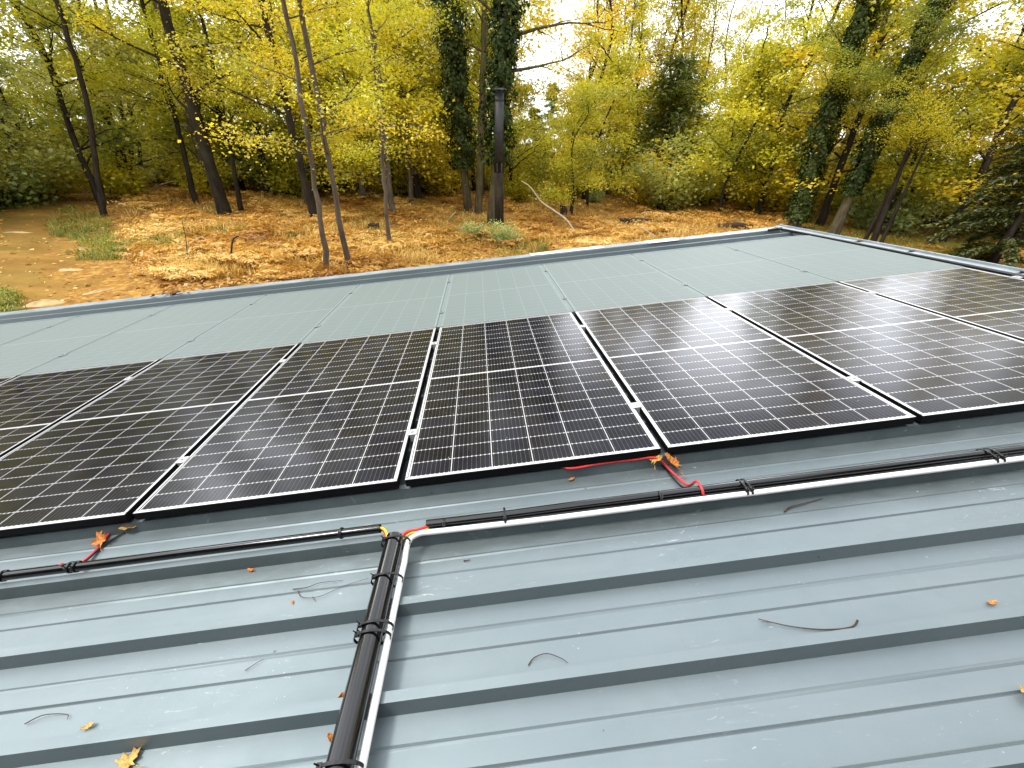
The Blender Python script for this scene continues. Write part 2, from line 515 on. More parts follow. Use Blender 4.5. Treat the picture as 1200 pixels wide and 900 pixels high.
L_ = cat_rom([at(-260, 400), at(-160, 330), at(-60, 270), at(0, 243), at(50, 231), at(85, 222), at(104, 217)], 10)
R_ = cat_rom([at(200, 372), at(165, 335), at(128, 300), at(88, 270), at(74, 250), at(92, 232), at(124, 218)], 10)
pb = MB()
def pfn(u, v):
    i = min(int(round(v * (len(L_) - 1))), len(L_) - 1)
    e = .12 * math.sin(i * 1.7) * (1 if u in (0, 1) else 0)
    p = L_[i].lerp(R_[i], u + e * .1); return (p.x, p.y, float(gz(p.x, p.y)) + .03 * math.sin(PI * min(1, max(0, u))) ** .3 - .012)
pb.grid(pfn, 14, len(L_) - 1)
tag(pb.build('path', M['path'], smooth=True), kind='structure')

# ------------------------------------------------------------------ shed (roof, walls, flashings)
X0, X1, Y0, Y1 = -9.5, 4.54, -3.0, 4.43
PAN, RIB = -.095, -.050


def roof_profile():
    ys = []
    k = -18
    yb0 = -.003
    pts = []
    k = 14
    out = []
    y = yb0 - .25 * 12
    while y < Y1 + .1:
        out += [(y, PAN), (y + .009, RIB), (y + .034, RIB), (y + .052, PAN),
                (y + .125, PAN), (y + .129, PAN - .004), (y + .133, PAN),
                (y + .178, PAN), (y + .184, PAN + .003), (y + .192, PAN)]
        y += .25
    out = [q for q in out if Y0 <= q[0] <= Y1 - .01]
    return [(Y0, PAN)] + out + [(Y1, PAN)]


def roofpt(x, y, z): return Vector(RF @ Vector((x, y, z)))


shed = empty('metal_shed', 'low shed with blue-grey ribbed steel roof under the solar panels', 'shed', RF4)
prof = roof_profile(); NX = 46
rb = MB(); vs = []
for i in range(NX + 1):
    x = X0 + (X1 - X0) * i / NX
    for j, (y, z) in enumerate(prof):
        vs.append((x, y, z + .0012 * math.sin(x * 2.1 + y * 3.3) * math.sin(x * .7 + j)))
nP = len(prof)
rb.add(vs, [(i * nP + j, (i + 1) * nP + j, (i + 1) * nP + j + 1, i * nP + j + 1) for i in range(NX) for j in range(nP - 1)])
rb.build('roof', M['roof'], shed)
wb = MB()
for (a, b, c, d) in ((X0 + .3, X1 - .12, Y0 + .2, Y0 + .3), (X0 + .3, X1 - .12, Y1 - .25, Y1 - .15), (X0 + .3, X0 + .4, Y0 + .3, Y1 - .25), (X1 - .22, X1 - .12, Y0 + .3, Y1 - .25)):
    wb.box(a, b, c, d, -3.2, -.10)
wb.build('wall', M['wall'], shed)
# eave flashing: a drip strip folded over the sheet ends, overlapping lengths
eb = MB()
xs_ = [X0, -5.15, -1.95, 1.18, 3.1, X1 - .02]
for i in range(len(xs_) - 1):
    h = .004 * (i % 2)
    eb.box(xs_[i], xs_[i + 1] + .03, Y1 - .16, Y1 + .02, RIB - .004 + h, RIB + .004 + h)
    eb.box(xs_[i], xs_[i + 1] + .03, Y1 + .0205, Y1 + .028, RIB - .14, RIB + .004 + h)
eb.build('eave_flashing', M['flash'], shed)
gb = MB()
gb.box(X1 - .075, X1 - .006, Y0, Y1 - .01, -.048, -.030)
gb.box(X1 - .005, X1 + .012, Y0, Y1, -.22, -.012)
gb.box(X1 - .1, X1 - .076, Y0, Y1 - .17, -.084, -.043)
gb.build('gable_flashing', M['flash'], shed)
for q in ((1.02, 2.02, Y1 - .14, Y1 + .015), (2.62, 3.03, Y1 - .19, Y1 + .012)):
    lb = MB(); lb.box(*q, RIB + .010, RIB + .013); lb.build('sheen_strip', M['white'], shed)  # white flashing pieces with the eave's sky sheen put into their colour

# ------------------------------------------------------------------ solar panels
ORD = ['first', 'second', 'third', 'fourth', 'fifth', 'sixth', 'seventh', 'eighth', 'ninth', 'tenth', 'eleventh', 'twelfth', 'thirteenth', 'fourteenth', 'fifteenth', 'sixteenth', 'seventeenth', 'eighteenth', 'nineteenth', 'twentieth'] + [f'{n}th' for n in range(21, 60)]


def panel_meshes(film):
    fr = MB(); fw_ = .011
    top = 0
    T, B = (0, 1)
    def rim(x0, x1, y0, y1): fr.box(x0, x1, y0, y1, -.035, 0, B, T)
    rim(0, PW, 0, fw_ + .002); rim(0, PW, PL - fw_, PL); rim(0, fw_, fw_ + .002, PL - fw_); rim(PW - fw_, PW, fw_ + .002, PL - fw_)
    gl = MB(); gl.box(fw_, PW - fw_, fw_ + .002, PL - fw_, -.008, -.0025)
    rl = []
    for y in (.33, PL - .33): rl.append(MB()); rl[-1].box(.04, PW - .04, y - .02, y + .02, RIB + .002, -.0355)
    return fr, gl, rl


protos = {}
for film in (0, 1):
    fr, gl, rl = panel_meshes(film)
    o = empty('solar_panel', 'x', 'solar panel')
    f_ = fr.build('frame', [M['filmframe'], M['filmgap']] if film else [M['alu'], M['blackalu']], o)
    bv = f_.modifiers.new('bevel', 'BEVEL'); bv.width = .0012; bv.segments = 1
    gl.build('glass', M['cellsf' if film else 'cells'], o)
    for q in rl: q.build('mounting_rail', M['alu'], o)
    if film:
        jb = MB(); jb.box(PW + .002, PW + PGAP - .002, .004, PL - .004, -.030, -.004)
        jb.build('joint_strip', M['filmgap'], o)
    protos[film] = [o, False]


def panel(film, k, y, label, group):
    o, used = protos[film]
    if used:
        n = o.copy(); COL.objects.link(n)
        for c in o.children:
            d = c.copy(); COL.objects.link(d); d.parent = n
        o2 = n
    else:
        o2 = o; protos[film][1] = True
    o2.matrix_world = RF4 @ Matrix.Translation((k * (PW + PGAP), y, 0))
    tag(o2, label, 'solar panel', group)


for k in range(-5, 4):
    panel(0, k, 0, f'black gridded solar panel, {ORD[3 - k]} from the right gable edge in the front row', 'black panels of the front row')
ROW2 = PL + .012
for k in range(-7, 4):
    panel(1, k, ROW2, f'grey-green filmed solar panel by the far eave, {ORD[3 - k]} from the right gable edge', 'filmed panels of the back row')

cb = MB(); cb.box(-.021, .021, -.022, .022, .0005, .0045); cb.box(-.010, .010, -.022, .022, -.035, .0004)
cb.tube([(0, 0, .0046), (0, 0, .010)], .006, 6)
clamp0 = cb.build('panel_clamp', M['alu'])
clampf = clamp0.copy(); clampf.data = clamp0.data.copy(); clampf.data.materials[0] = M['filmframe']; COL.objects.link(clampf)
usedc = {0: False, 1: False}


def clamp(film, x, y, label, group):
    src = clampf if film else clamp0
    o = src
    if usedc[film]: o = src.copy(); COL.objects.link(o)
    usedc[film] = True
    o.matrix_world = RF4 @ Matrix.Translation((x, y, 0)); tag(o, label, 'clamp', group)


for k in range(-4, 4):
    x = k * (PW + PGAP) - PGAP / 2
    a, b = ORD[3 - k], ORD[4 - k]
    clamp(0, x, .33, f'silver clamp in lower half of the gap between {a} and {b} front-row panels from gable', 'clamps of the front row')
    clamp(0, x, 1.42, f'silver clamp in upper half of the gap between {a} and {b} front-row panels from gable', 'clamps of the front row')
    clamp(1, x, ROW2 + .36, f'pale filmed clamp, near end of joint between {a} and {b} back-row panels from gable', 'clamps of the back row')
    clamp(1, x, ROW2 + 1.42, f'pale filmed clamp, eave end of joint between {a} and {b} back-row panels from gable', 'clamps of the back row')
xe = 4 * (PW + PGAP) - PGAP / 2 + .004
clamp(0, xe - .006, 1.40, 'silver end clamp on the outer edge of the front-row panel nearest the gable, upper one', 'clamps of the front row')

# ------------------------------------------------------------------ conduits, cables, ties
def thing_mesh(mb, name, mats, label, cat, group=None, smooth=True):
    o = mb.build(name, mats, None, RF4, smooth)
    return tag(o, label, cat, group)


def tie(parent, c, axis, r, span=None):
    """a cable tie: a thin band round the bundle with its square head"""
    b = MB(); c = Vector(c); ax = Vector(axis).normalized()
    z = Vector((0, 0, 1)); s_ = ax.cross(z).normalized()
    rx = span or r
    n = 20; vs = []; fs = []
    for sgn in (-.0035, .0035):
        for e in (0, .0022):
            for j in range(n):
                q = 2 * PI * j / n
                vs.append(c + ax * sgn + s_ * math.cos(q) * (rx + e) + z * math.sin(q) * (r + e))
    for j in range(n):
        k = (j + 1) % n
        fs += [(n + j, n + k, 3 * n + k, 3 * n + j), (j, n + j, 3 * n + j, 2 * n + j)[::-1], (j, k, n + k, n + j)[::-1], (2 * n + j, 2 * n + k, 3 * n + k, 3 * n + j)]
    b.add(vs, fs)
    h = c + z * (r * .72) + s_ * (rx * .72)
    hb = .0055
    b.add([h + ax * (hb * i) + s_ * (hb * j) + z * (hb * k) for k in (-1, 1) for (i, j) in ((-1, -1), (1, -1), (1, 1), (-1, 1))],
          [(3, 2, 1, 0), (4, 5, 6, 7), (0, 1, 5, 4), (1, 2, 6, 5), (2, 3, 7, 6), (3, 0, 4, 7)])
    b.tube([h + z * hb, h + z * (hb + .012) + s_ * .006], .0018, 4)
    b.build('cable_tie', M['tie'], parent)


def conduit(path, r, label, ties, name='cable_conduit'):
    o = empty(name, label, 'conduit', RF4, None)
    b = MB(); P = [Vector(q) for q in path]
    b.tube(P, r, 24, 0, False)
    b.tube(list(reversed(P)), r - .002, 24, 0, False)
    # end rings
    t = b.build('tube', M['black'], o, None, True)
    for (c, ax, tr, sp) in ties: tie(o, c, ax, tr, sp)
    return o


RZ = RIB + .0165
def wavy(x0, x1, y, z, n, amp=.002, seed=0):
    r = random.Random(seed); return [(x0 + (x1 - x0) * i / n, y + r.uniform(-amp, amp), z + r.uniform(-.5, .5) * amp) for i in range(n + 1)]


conduit(wavy(-5.5, -.062, -.203, RZ, 16, .0015, 1), .0155, 'black conduit run ending left of the pipe junction below the front-row panels',
        [((x, -.203, RZ), (1, 0, 0), .0175, None) for x in (-1.375, -1.145, -1.125, -.2, -2.2)])
conduit(wavy(.105, 5.0, -.214, RZ, 18, .0015, 2), .0158, 'black conduit run going right from the pipe junction beside the white cable',
        [((x, -.22 if x < 1 else -.226, RZ), (1, 0, 0), .0175, sp) for x, sp in ((.17, None), (.385, .035), (.945, None), (1.245, .035), (1.262, .035), (2.16, .034), (2.185, .034), (3.2, .034))])
DZ = RIB + .031
conduit([(.006 - .036 * (i / 14), -.268 - .132 * i, DZ) for i in range(15)], .030, 'thick black conduit running down the roof toward the viewer below the junction',
        [((.012, -.29, DZ), (0, -1, 0), .033, .047), ((.010, -.43, DZ), (0, -1, 0), .033, .047), ((.006, -.575, DZ), (0, -1, 0), .033, .048), ((.004, -.60, DZ), (0, -1, 0), .033, .048),
         ((-.004, -.868, DZ), (0, -1, 0), .033, .048), ((-.006, -.885, DZ), (0, -1, 0), .033, .048)], name='cable_conduit')
bc = MB(); bc.tube(wavy(.125, 5.0, -.2355, RIB + .0075, 20, .0018, 5), .0065, 10)
thing_mesh(bc, 'black_cable', M['tie'], 'thin black cable squeezed between the right conduit and the white cable', 'cable')
wc = MB()
wp = [(.047 - .036 * i / 14, -1.95 + .12 * i, RIB + .0105 + .006) for i in range(14)]
wp = [(.0475 - .036 * ((-.268 - y) / 1.85), y, RIB + .0125) for y in [-2.1 + .1 * i for i in range(18)]]
wp += cat_rom([(.047, -.36, RIB + .0125), (.046, -.30, RIB + .014), (.056, -.268, RIB + .018), (.085, -.250, RIB + .016), (.13, -.246, RIB + .012), (.3, -.2495, RIB + .011)], 6)
wp += [(.3 + .25 * i, -.2525 + rnd.uniform(-.0012, .0012), RIB + .011) for i in range(1, 19)]
wc.tube(wp, .0102, 14)
thing_mesh(wc, 'white_cable', M['white'], 'white plastic cable tube following the thick conduit and then bending to the right', 'cable')

# wires at the open joint
def wire(pts, r, mat, name, label, n=6):
    b = MB(); b.tube(cat_rom(pts, n), r, 8); return thing_mesh(b, name, mat, label, 'wire')


wire([(.02, -.29, DZ + .004), (.045, -.262, DZ + .012), (.085, -.236, RZ + .006), (.13, -.214, RZ + .002)], .0055, M['red'], 'red_wire', 'short red wire bridging the junction into the right conduit')
wire([(.026, -.285, DZ), (.055, -.262, DZ + .004), (.09, -.238, RZ), (.13, -.218, RZ - .004)], .0035, M['yellow'], 'yellow_wire', 'thin yellow wire beside the red one at the right conduit mouth')
wire([(-.085, -.203, RZ + .003), (-.058, -.206, RZ + .004), (-.03, -.240, DZ + .002), (-.012, -.30, DZ)], .0045, M['yellow'], 'earth_wire', 'yellow earth wire bridging the gap out of the left conduit')
wire([(-.085, -.200, RZ - .004), (-.055, -.208, RZ - .004), (-.036, -.240, RZ), (-.02, -.30, DZ - .004)], .004, M['red'], 'red_wire', 'red wire tucked below the yellow one out of the left conduit')
wire([(-1.222, .06, PAN + .012), (-1.215, .025, PAN + .008), (-1.205, -.01, PAN + .007), (-1.188, -.10, PAN + .01), (-1.18, -.165, PAN + .03), (-1.175, -.2, RZ + .018)], .005, M['red'], 'red_wire', 'red wire from under the panels down to the left conduit', 8)
wire([(-1.09, .07, PAN + .012), (-1.13, .02, PAN + .007), (-1.18, -.06, PAN + .008), (-1.175, -.15, PAN + .022), (-1.165, -.205, RZ + .018)], .0038, M['tie'], 'black_wire', 'thin black wire crossing the pan beside the red one at left', 8)
wire([(.60, .05, RIB + .006), (.635, .012, RIB + .007), (.68, -.004, RIB + .007), (.78, .004, RIB + .006), (.93, .004, RIB + .006), (1.02, -.006, RIB + .008), (1.065, -.05, PAN + .016), (1.088, -.14, PAN + .02), (1.095, -.185, RZ + .016), (1.097, -.222, RZ + .014), (1.097, -.236, RZ)], .0048, M['red'], 'red_wire', 'long red wire lying in the pan below the panels at centre right', 8)
wire([(1.03, .05, PAN + .012), (1.05, 0, PAN + .008), (1.06, -.08, PAN + .008), (1.068, -.15, PAN + .02), (1.075, -.2, RZ + .018)], .0032, M['tie'], 'black_wire', 'thin black wire beside the orange leaf at centre right', 8)

# gable-edge conduit with its clips
go = conduit([(X1 - .122, -2.5 + .4 * i, RIB + .016) for i in range(17)] + [(X1 - .128, 4.18, RIB + .016)], .017, 'black conduit running along the right gable edge beside the pale flashing', [])
go2 = MB(); go2.tube([(X1 - .30, 4.20, RIB + .018), (X1 - .19, 4.22, RIB + .019), (X1 - .11, 4.21, RIB + .02)], .018, 12)
thing_mesh(go2, 'conduit_end', M['black'], 'black bent conduit end lying at the far roof corner', 'conduit')
for i, y in enumerate((3.05, 2.45, 1.55, 1.34)):
    b = MB(); b.box(-.055, .05, -.008, .008, -.001, .004); b.box(-.055, -.05, -.008, .008, -.018, -.0012); b.box(-.01, .01, -.012, .012, .0042, .012)
    o = b.build('flashing_clip', M['tie'], None, RF4 @ Matrix.Translation((X1 - .04, y, -.028)))
    tag(o, f'small black clip over the gable flashing, {ORD[i]} from the far roof corner', 'clip', 'clips on the gable flashing')

# ------------------------------------------------------------------ leaves and twigs on the roof
def leaf_outline(kind, s, r):
    if kind == 'maple':
        k = [(0, -1), (.12, -.35), (.5, -.55), (.45, -.3), (.95, -.1), (.72, .05), (.8, .35), (.45, .3), (.3, .45), (.28, .95), (0, .75), (-.25, 1.0), (-.32, .45), (-.5, .28), (-.85, .38), (-.7, .05), (-1, -.12), (-.48, -.3), (-.5, -.6), (-.1, -.35)]
    else:
        k = [(.45 * math.sin(a) * (1 + .1 * math.sin(3 * a)), -math.cos(a)) for a in [2 * PI * i / 16 for i in range(16)]]
    return [(x * s * r.uniform(.9, 1.1), y * s * r.uniform(.9, 1.1)) for x, y in k]


def roof_leaf(x, y, z, s, rot, kind, mat, label, curl=.25, tilt=(0, 0), seed=0):
    r = random.Random(seed + 3); o2 = leaf_outline(kind, s, r)
    b = MB(); c = [(0, 0, s * .04)]
    v = [(px, py, curl * s * ((px / s) ** 2 * .5 + .3 * (py / s) ** 2) + r.uniform(-.12, .28) * s) for px, py in o2]
    n = len(v); inner = [(px * .5, py * .5, z_ * .3 + s * .02) for px, py, z_ in v]
    th = .0012
    V = c + inner + v
    b.add(V, [(0, 1 + i, 1 + (i + 1) % n) for i in range(n)] + [(1 + i, 1 + n + i, 1 + n + (i + 1) % n, 1 + (i + 1) % n) for i in range(n)])
    st = [(0, -s * .95, s * .1), (s * .05, -s * 1.3, s * .12), (s * .15, -s * 1.55, s * .05)]
    b.tube(st, s * .025, 5)
    mw = RF4 @ Matrix.Translation((x, y, z)) @ Euler((tilt[0], tilt[1], rot)).to_matrix().to_4x4()
    o = b.build('fallen_leaf', mat, None, mw); sm = o.modifiers.new('thick', 'SOLIDIFY'); sm.thickness = th
    return tag(o, label, 'leaf')


roof_leaf(-.548, -.775, PAN + .008, .030, 1.2, 'maple', M['yleaf'], 'large tan lobed leaf lying flat on the roof at the lower left', .35, (0, 0), 1)
roof_leaf(-.715, -.686, PAN + .006, .013, -1.2, 'oval', M['yleaf'], 'small curled cream leaf on the roof above the large tan leaf', 1.1, (0, .3), 2)
roof_leaf(1.513, -.885, PAN + .012, .020, .6, 'maple', M['yleaf'], 'yellow crumpled leaf at the right edge of the roof', 1.0, (.3, .4), 3)
roof_leaf(1.075, -.03, PAN + .035, .050, .7, 'maple', M['oleaf'], 'big orange crumpled leaf caught on the red wire at centre right', .9, (.5, .5), 4)
roof_leaf(1.02, -.012, PAN + .05, .034, -.7, 'maple', M['yleaf'], 'small tan leaf scrap behind the big orange leaf', .9, (.3, -.5), 5)
roof_leaf(.665, -.018, PAN + .008, .013, 1.9, 'oval', M['oleaf'], 'tiny orange leaf scrap under the left end of the long red wire', .6, (0, .2), 6)
roof_leaf(-1.19, -.045, PAN + .024, .036, .3, 'maple', M['oleaf'], 'orange crumpled leaf caught on the wires at the left conduit', .8, (.5, -.3), 7)
roof_leaf(-1.115, .0, PAN + .022, .034, 2.0, 'oval', M['yleaf'], 'tan oval leaf leaning on the black wire at left', .6, (.3, .5), 8)
roof_leaf(-.066, -.715, PAN + .020, .022, .2, 'oval', M['oleaf'], 'orange leaf wedged upright against the left side of the thick conduit', .4, (1.0, .6), 9)
roof_leaf(-.068, -.785, PAN + .010, .013, 1.2, 'oval', M['oleaf'], 'tiny orange leaf below the wedged one at the thick conduit', .4, (.6, .4), 10)
roof_leaf(1.668, -.685, PAN + .006, .012, 1.5, 'oval', M['oleaf'], 'small russet leaf lying on the groove at far right of the roof', .7, (0, 0), 11)
roof_leaf(-.515, -.263, PAN + .005, .012, 1.2, 'oval', M['oleaf'], 'brown leaf chip under the left conduit', .5, (0, 0), 12)
roof_leaf(-.313, -.407, PAN + .004, .006, .4, 'oval', M['oleaf'], 'tiny brown seed chip near the dry twigs left of the thick conduit', .5, (0, 0), 13)
roof_leaf(1.07, .003, PAN + .05, .018, 2.6, 'oval', M['yleaf'], 'upright tan leaf tip standing behind the big orange leaf', .5, (1.2, .2), 14)


def twig(paths, mat, label, name='dead_twig'):
    b = MB()
    for pts, r0 in paths:
        P = cat_rom(pts, 6); n = len(P)
        b.tube(P, [r0 * (1 - .6 * i / (n - 1)) for i in range(n)], 6)
    return thing_mesh(b, name, mat, label, 'twig')


z_ = PAN + .004
twig([([(1.292, -.688, z_ + .012), (1.27, -.697, z_), (1.20, -.694, z_), (1.12, -.676, z_ + .002), (1.05, -.648, z_ + .004)], .0026), ([(1.08, -.661, z_ + .004), (1.05, -.658, z_ + .008)], .0014)], M['twig'], 'long dark twig lying on the roof right of centre')
twig([([(.412, -.683, z_), (.43, -.668, z_ + .003), (.465, -.664, z_ + .006), (.50, -.678, z_ + .002), (.515, -.69, z_)], .0016)], M['twig'], 'thin arched stalk on the roof between the two dark ribs')
twig([([(1.36, -.306, z_), (1.39, -.292, z_ + .004), (1.45, -.283, z_ + .003), (1.525, -.27, z_)], .003)], M['twig'], 'short dark twig in the dirty pan below the right conduit')
twig([([(-.33, -.362, z_), (-.28, -.364, z_ + .003), (-.24, -.356, z_ + .006), (-.17, -.353, z_)], .0014), ([(-.31, -.37, z_), (-.285, -.398, z_ + .004), (-.23, -.405, z_ + .004), (-.16, -.375, z_), (-.08, -.36, z_ + .004)], .0012),
      ([(-.25, -.402, z_ + .003), (-.235, -.418, z_)], .001)], M['twig'], 'dry branching twigs on the roof left of the thick conduit')
twig([([(-.90, -.66, z_), (-.86, -.648, z_ + .006), (-.80, -.652, z_ + .003), (-.79, -.663, z_)], .0015)], M['twig'], 'thin bent stalk at the left edge of the roof')
twig([([(-.365, -.60, z_), (-.34, -.585, z_ + .002), (-.325, -.576, z_)], .0011)], M['twig'], 'tiny straw on the pan between the left ribs')
twig([([(.232, -.338, z_), (.255, -.337, z_)], .0022)], M['twig'], 'short brown bark chip right of the thick conduit')

b = MB()
for i in range(26):
    a = rnd.uniform(0, 6.28); r_ = rnd.uniform(0, .16)
    x, y = math.cos(a) * r_ * 1.6, math.sin(a) * r_ * .5; s = rnd.uniform(.02, .045); q = rnd.uniform(0, 6.28)
    c, d = math.cos(q) * s, math.sin(q) * s; z = rnd.uniform(.0, .03)
    b.add([(x - c, y - d, z), (x + d * .5, y - c * .5, z + rnd.uniform(0, .02)), (x + c, y + d, z + rnd.uniform(0, .02)), (x - d * .5, y + c * .5, z + .01)], [(0, 1, 2, 3)])
o = b.build('leaf_heap', M['stump'], None, RF4 @ Matrix.Translation((-3.78, 4.33, RIB + .012)))
tag(o, 'dark wet clump of dead leaves on the far eave', 'leaf clump')
#FOREST
# ------------------------------------------------------------------ trees
def cards(C, N, T, L, Wd, fold=.18):
    """leaf-sized folded quads: centres, normals, long axes"""
    T = T - N * (T * N).sum(1, keepdims=True); T /= np.linalg.norm(T, axis=1, keepdims=True) + 1e-9
    B = np.cross(N, T); L = L[:, None]; Wd = Wd[:, None]
    lift = N * Wd * fold
    return np.stack([C - T * L * .5, C + B * Wd * .5 + lift, C + T * L * .5, C - B * Wd * .5 + lift], 1)


def unit(a): return a / (np.linalg.norm(a, axis=-1, keepdims=True) + 1e-9)


def leaf_cloud(pts, g, n, spread, size, flat=.6, droop=.15, g0=0.0):
    """n leaves scattered round the given twig points (k,3) as loose, mostly level sprays"""
    k = len(pts); i = g.integers(0, k, n)
    off = g.normal(0, 1, (n, 3)) * np.array([spread, spread, spread * (1 - flat)])
    C = pts[i] + off
    C[:, 2] -= droop * (off[:, 0] ** 2 + off[:, 1] ** 2) / (spread + 1e-6)
    N = unit(np.stack([g.normal(0, .55, n), g.normal(0, .55, n), np.abs(g.normal(.8, .4, n)) + .1], 1))
    T = unit(g.normal(0, 1, (n, 3)) * np.array([1, 1, .5]))
    L = size * g.uniform(.45, 1.35, n)
    return cards(C, N, T, L, L * g.uniform(.5, .85, n)), C


class Tree:
    """local coordinates: base at the origin"""
    def __init__(s, seed): s.g = np.random.default_rng(seed); s.r = random.Random(seed); s.mb = MB(); s.tw = []

    def limb(s, p, d, ln, r0, depth=0, droop=.12, leafy=True, up=.0):
        r = s.r; n = 6; P = [Vector(p)]; d = Vector(d).normalized()
        for i in range(n):
            d = (d + Vector((r.gauss(0, .13), r.gauss(0, .13), r.gauss(0, .08) - droop * .25 * (i / n) + up))).normalized()
            P.append(P[-1] + d * (ln / n))
        s.mb.tube(P, [max(.004, r0 * (1 - .85 * i / n)) for i in range(n + 1)], 6 if depth == 0 else 4, 0, False)
        if leafy:
            for i in range(2 if depth == 0 else 1, n + 1):
                s.tw.append(tuple(P[i]))
                if i < n: s.tw.append(tuple(P[i].lerp(P[i + 1], .5)))
        if depth < 2:
            for k in range(4 if depth == 0 else 2):
                i = r.randint(2, n - 1)
                dd = (P[i + 1] - P[i]).normalized()
                side = dd.cross(Vector((0, 0, 1))).normalized() * r.choice((-1, 1))
                s.limb(P[i], dd * .6 + side * r.uniform(.5, 1) + Vector((0, 0, r.uniform(-.1, .25))), ln * r.uniform(.35, .6), r0 * .4, depth + 1, droop, leafy)

    def stem(s, path, r0, r1, n=10, flare=1.22):
        P = cat_rom(path, 5); k = len(P)
        rr = [(r0 + (r1 - r0) * (i / (k - 1)) ** .9) * (1 + (flare - 1) * max(0, 1 - i / 4)) * s.r.uniform(.95, 1.05) for i in range(k)]
        P = [p + Vector((s.r.gauss(0, .02), s.r.gauss(0, .02), 0)) if 0 < i else p - Vector((0, 0, .25)) for i, p in enumerate(P)]
        s.mb.tube(P, rr, n, 0, True); return P, rr

    def crown_limbs(s, P, rr, z0, n, ln, rise=(.1, .7), az=None):
        H = P[-1].z
        for k in range(n):
            z = z0 + (H - z0) * ((k + s.r.random()) / n) ** 1.05
            i = min(range(len(P)), key=lambda q: abs(P[q].z - z)); f = (z - z0) / max(.1, H - z0)
            a = s.r.uniform(0, 6.283) if az is None else s.r.gauss(az, .8)
            l = ln * (1.0 - .55 * f) * s.r.uniform(.65, 1.2)
            s.limb(P[i], (math.cos(a), math.sin(a), s.r.uniform(*rise) + .5 * f), l, max(.012, rr[i] * .38))
        s.tw += [tuple(p) for p in P if p.z > H * .8]


def lean_path(base, top_world, H):
    """trunk path: from the base through a second seen point, then bending upright to height H"""
    b = Vector(base); q = Vector(top_world) - b
    sl = Vector((q.x / q.z, q.y / q.z, 0)); pts = [Vector((0, 0, 0))]
    x = Vector((0, 0, 0)); n = 8
    for i in range(1, n + 1):
        z = H * i / n; f = 1.0 if z < q.z * 1.2 else .45
        x = x + sl * (H / n) * f
        pts.append(Vector((x.x, x.y, z)))
    return pts


NF = 0
def build_tree(name, label, cat, base, T, leaves, bark, leafmat, group=None, ivy=None, scale=1):
    o = empty(name, label, cat, Matrix.Translation(base), group)
    T.mb.build('trunk', bark, o, None, True)
    if leaves is not None:
        V, hue = leaves; link('crown', np_quads('crown', V, leafmat, hue), o)
    if ivy is not None:
        V, hue = ivy; link('ivy', np_quads('ivy', V, M['ivy'], hue), o)
    return o


def hue_for(C, g, mean, sd, patch=1.0):
    """leaf ages differ by spray: smooth patches plus a little per leaf"""
    h = mean + sd * (np.sin(C[:, 0] * patch * 1.1 + 1.3 * C[:, 2]) * .6 + np.sin(C[:, 1] * patch * 1.4 - C[:, 2] * .8 + 2) * .6) + g.normal(0, .13, len(C))
    return np.clip(h, 0, 1)


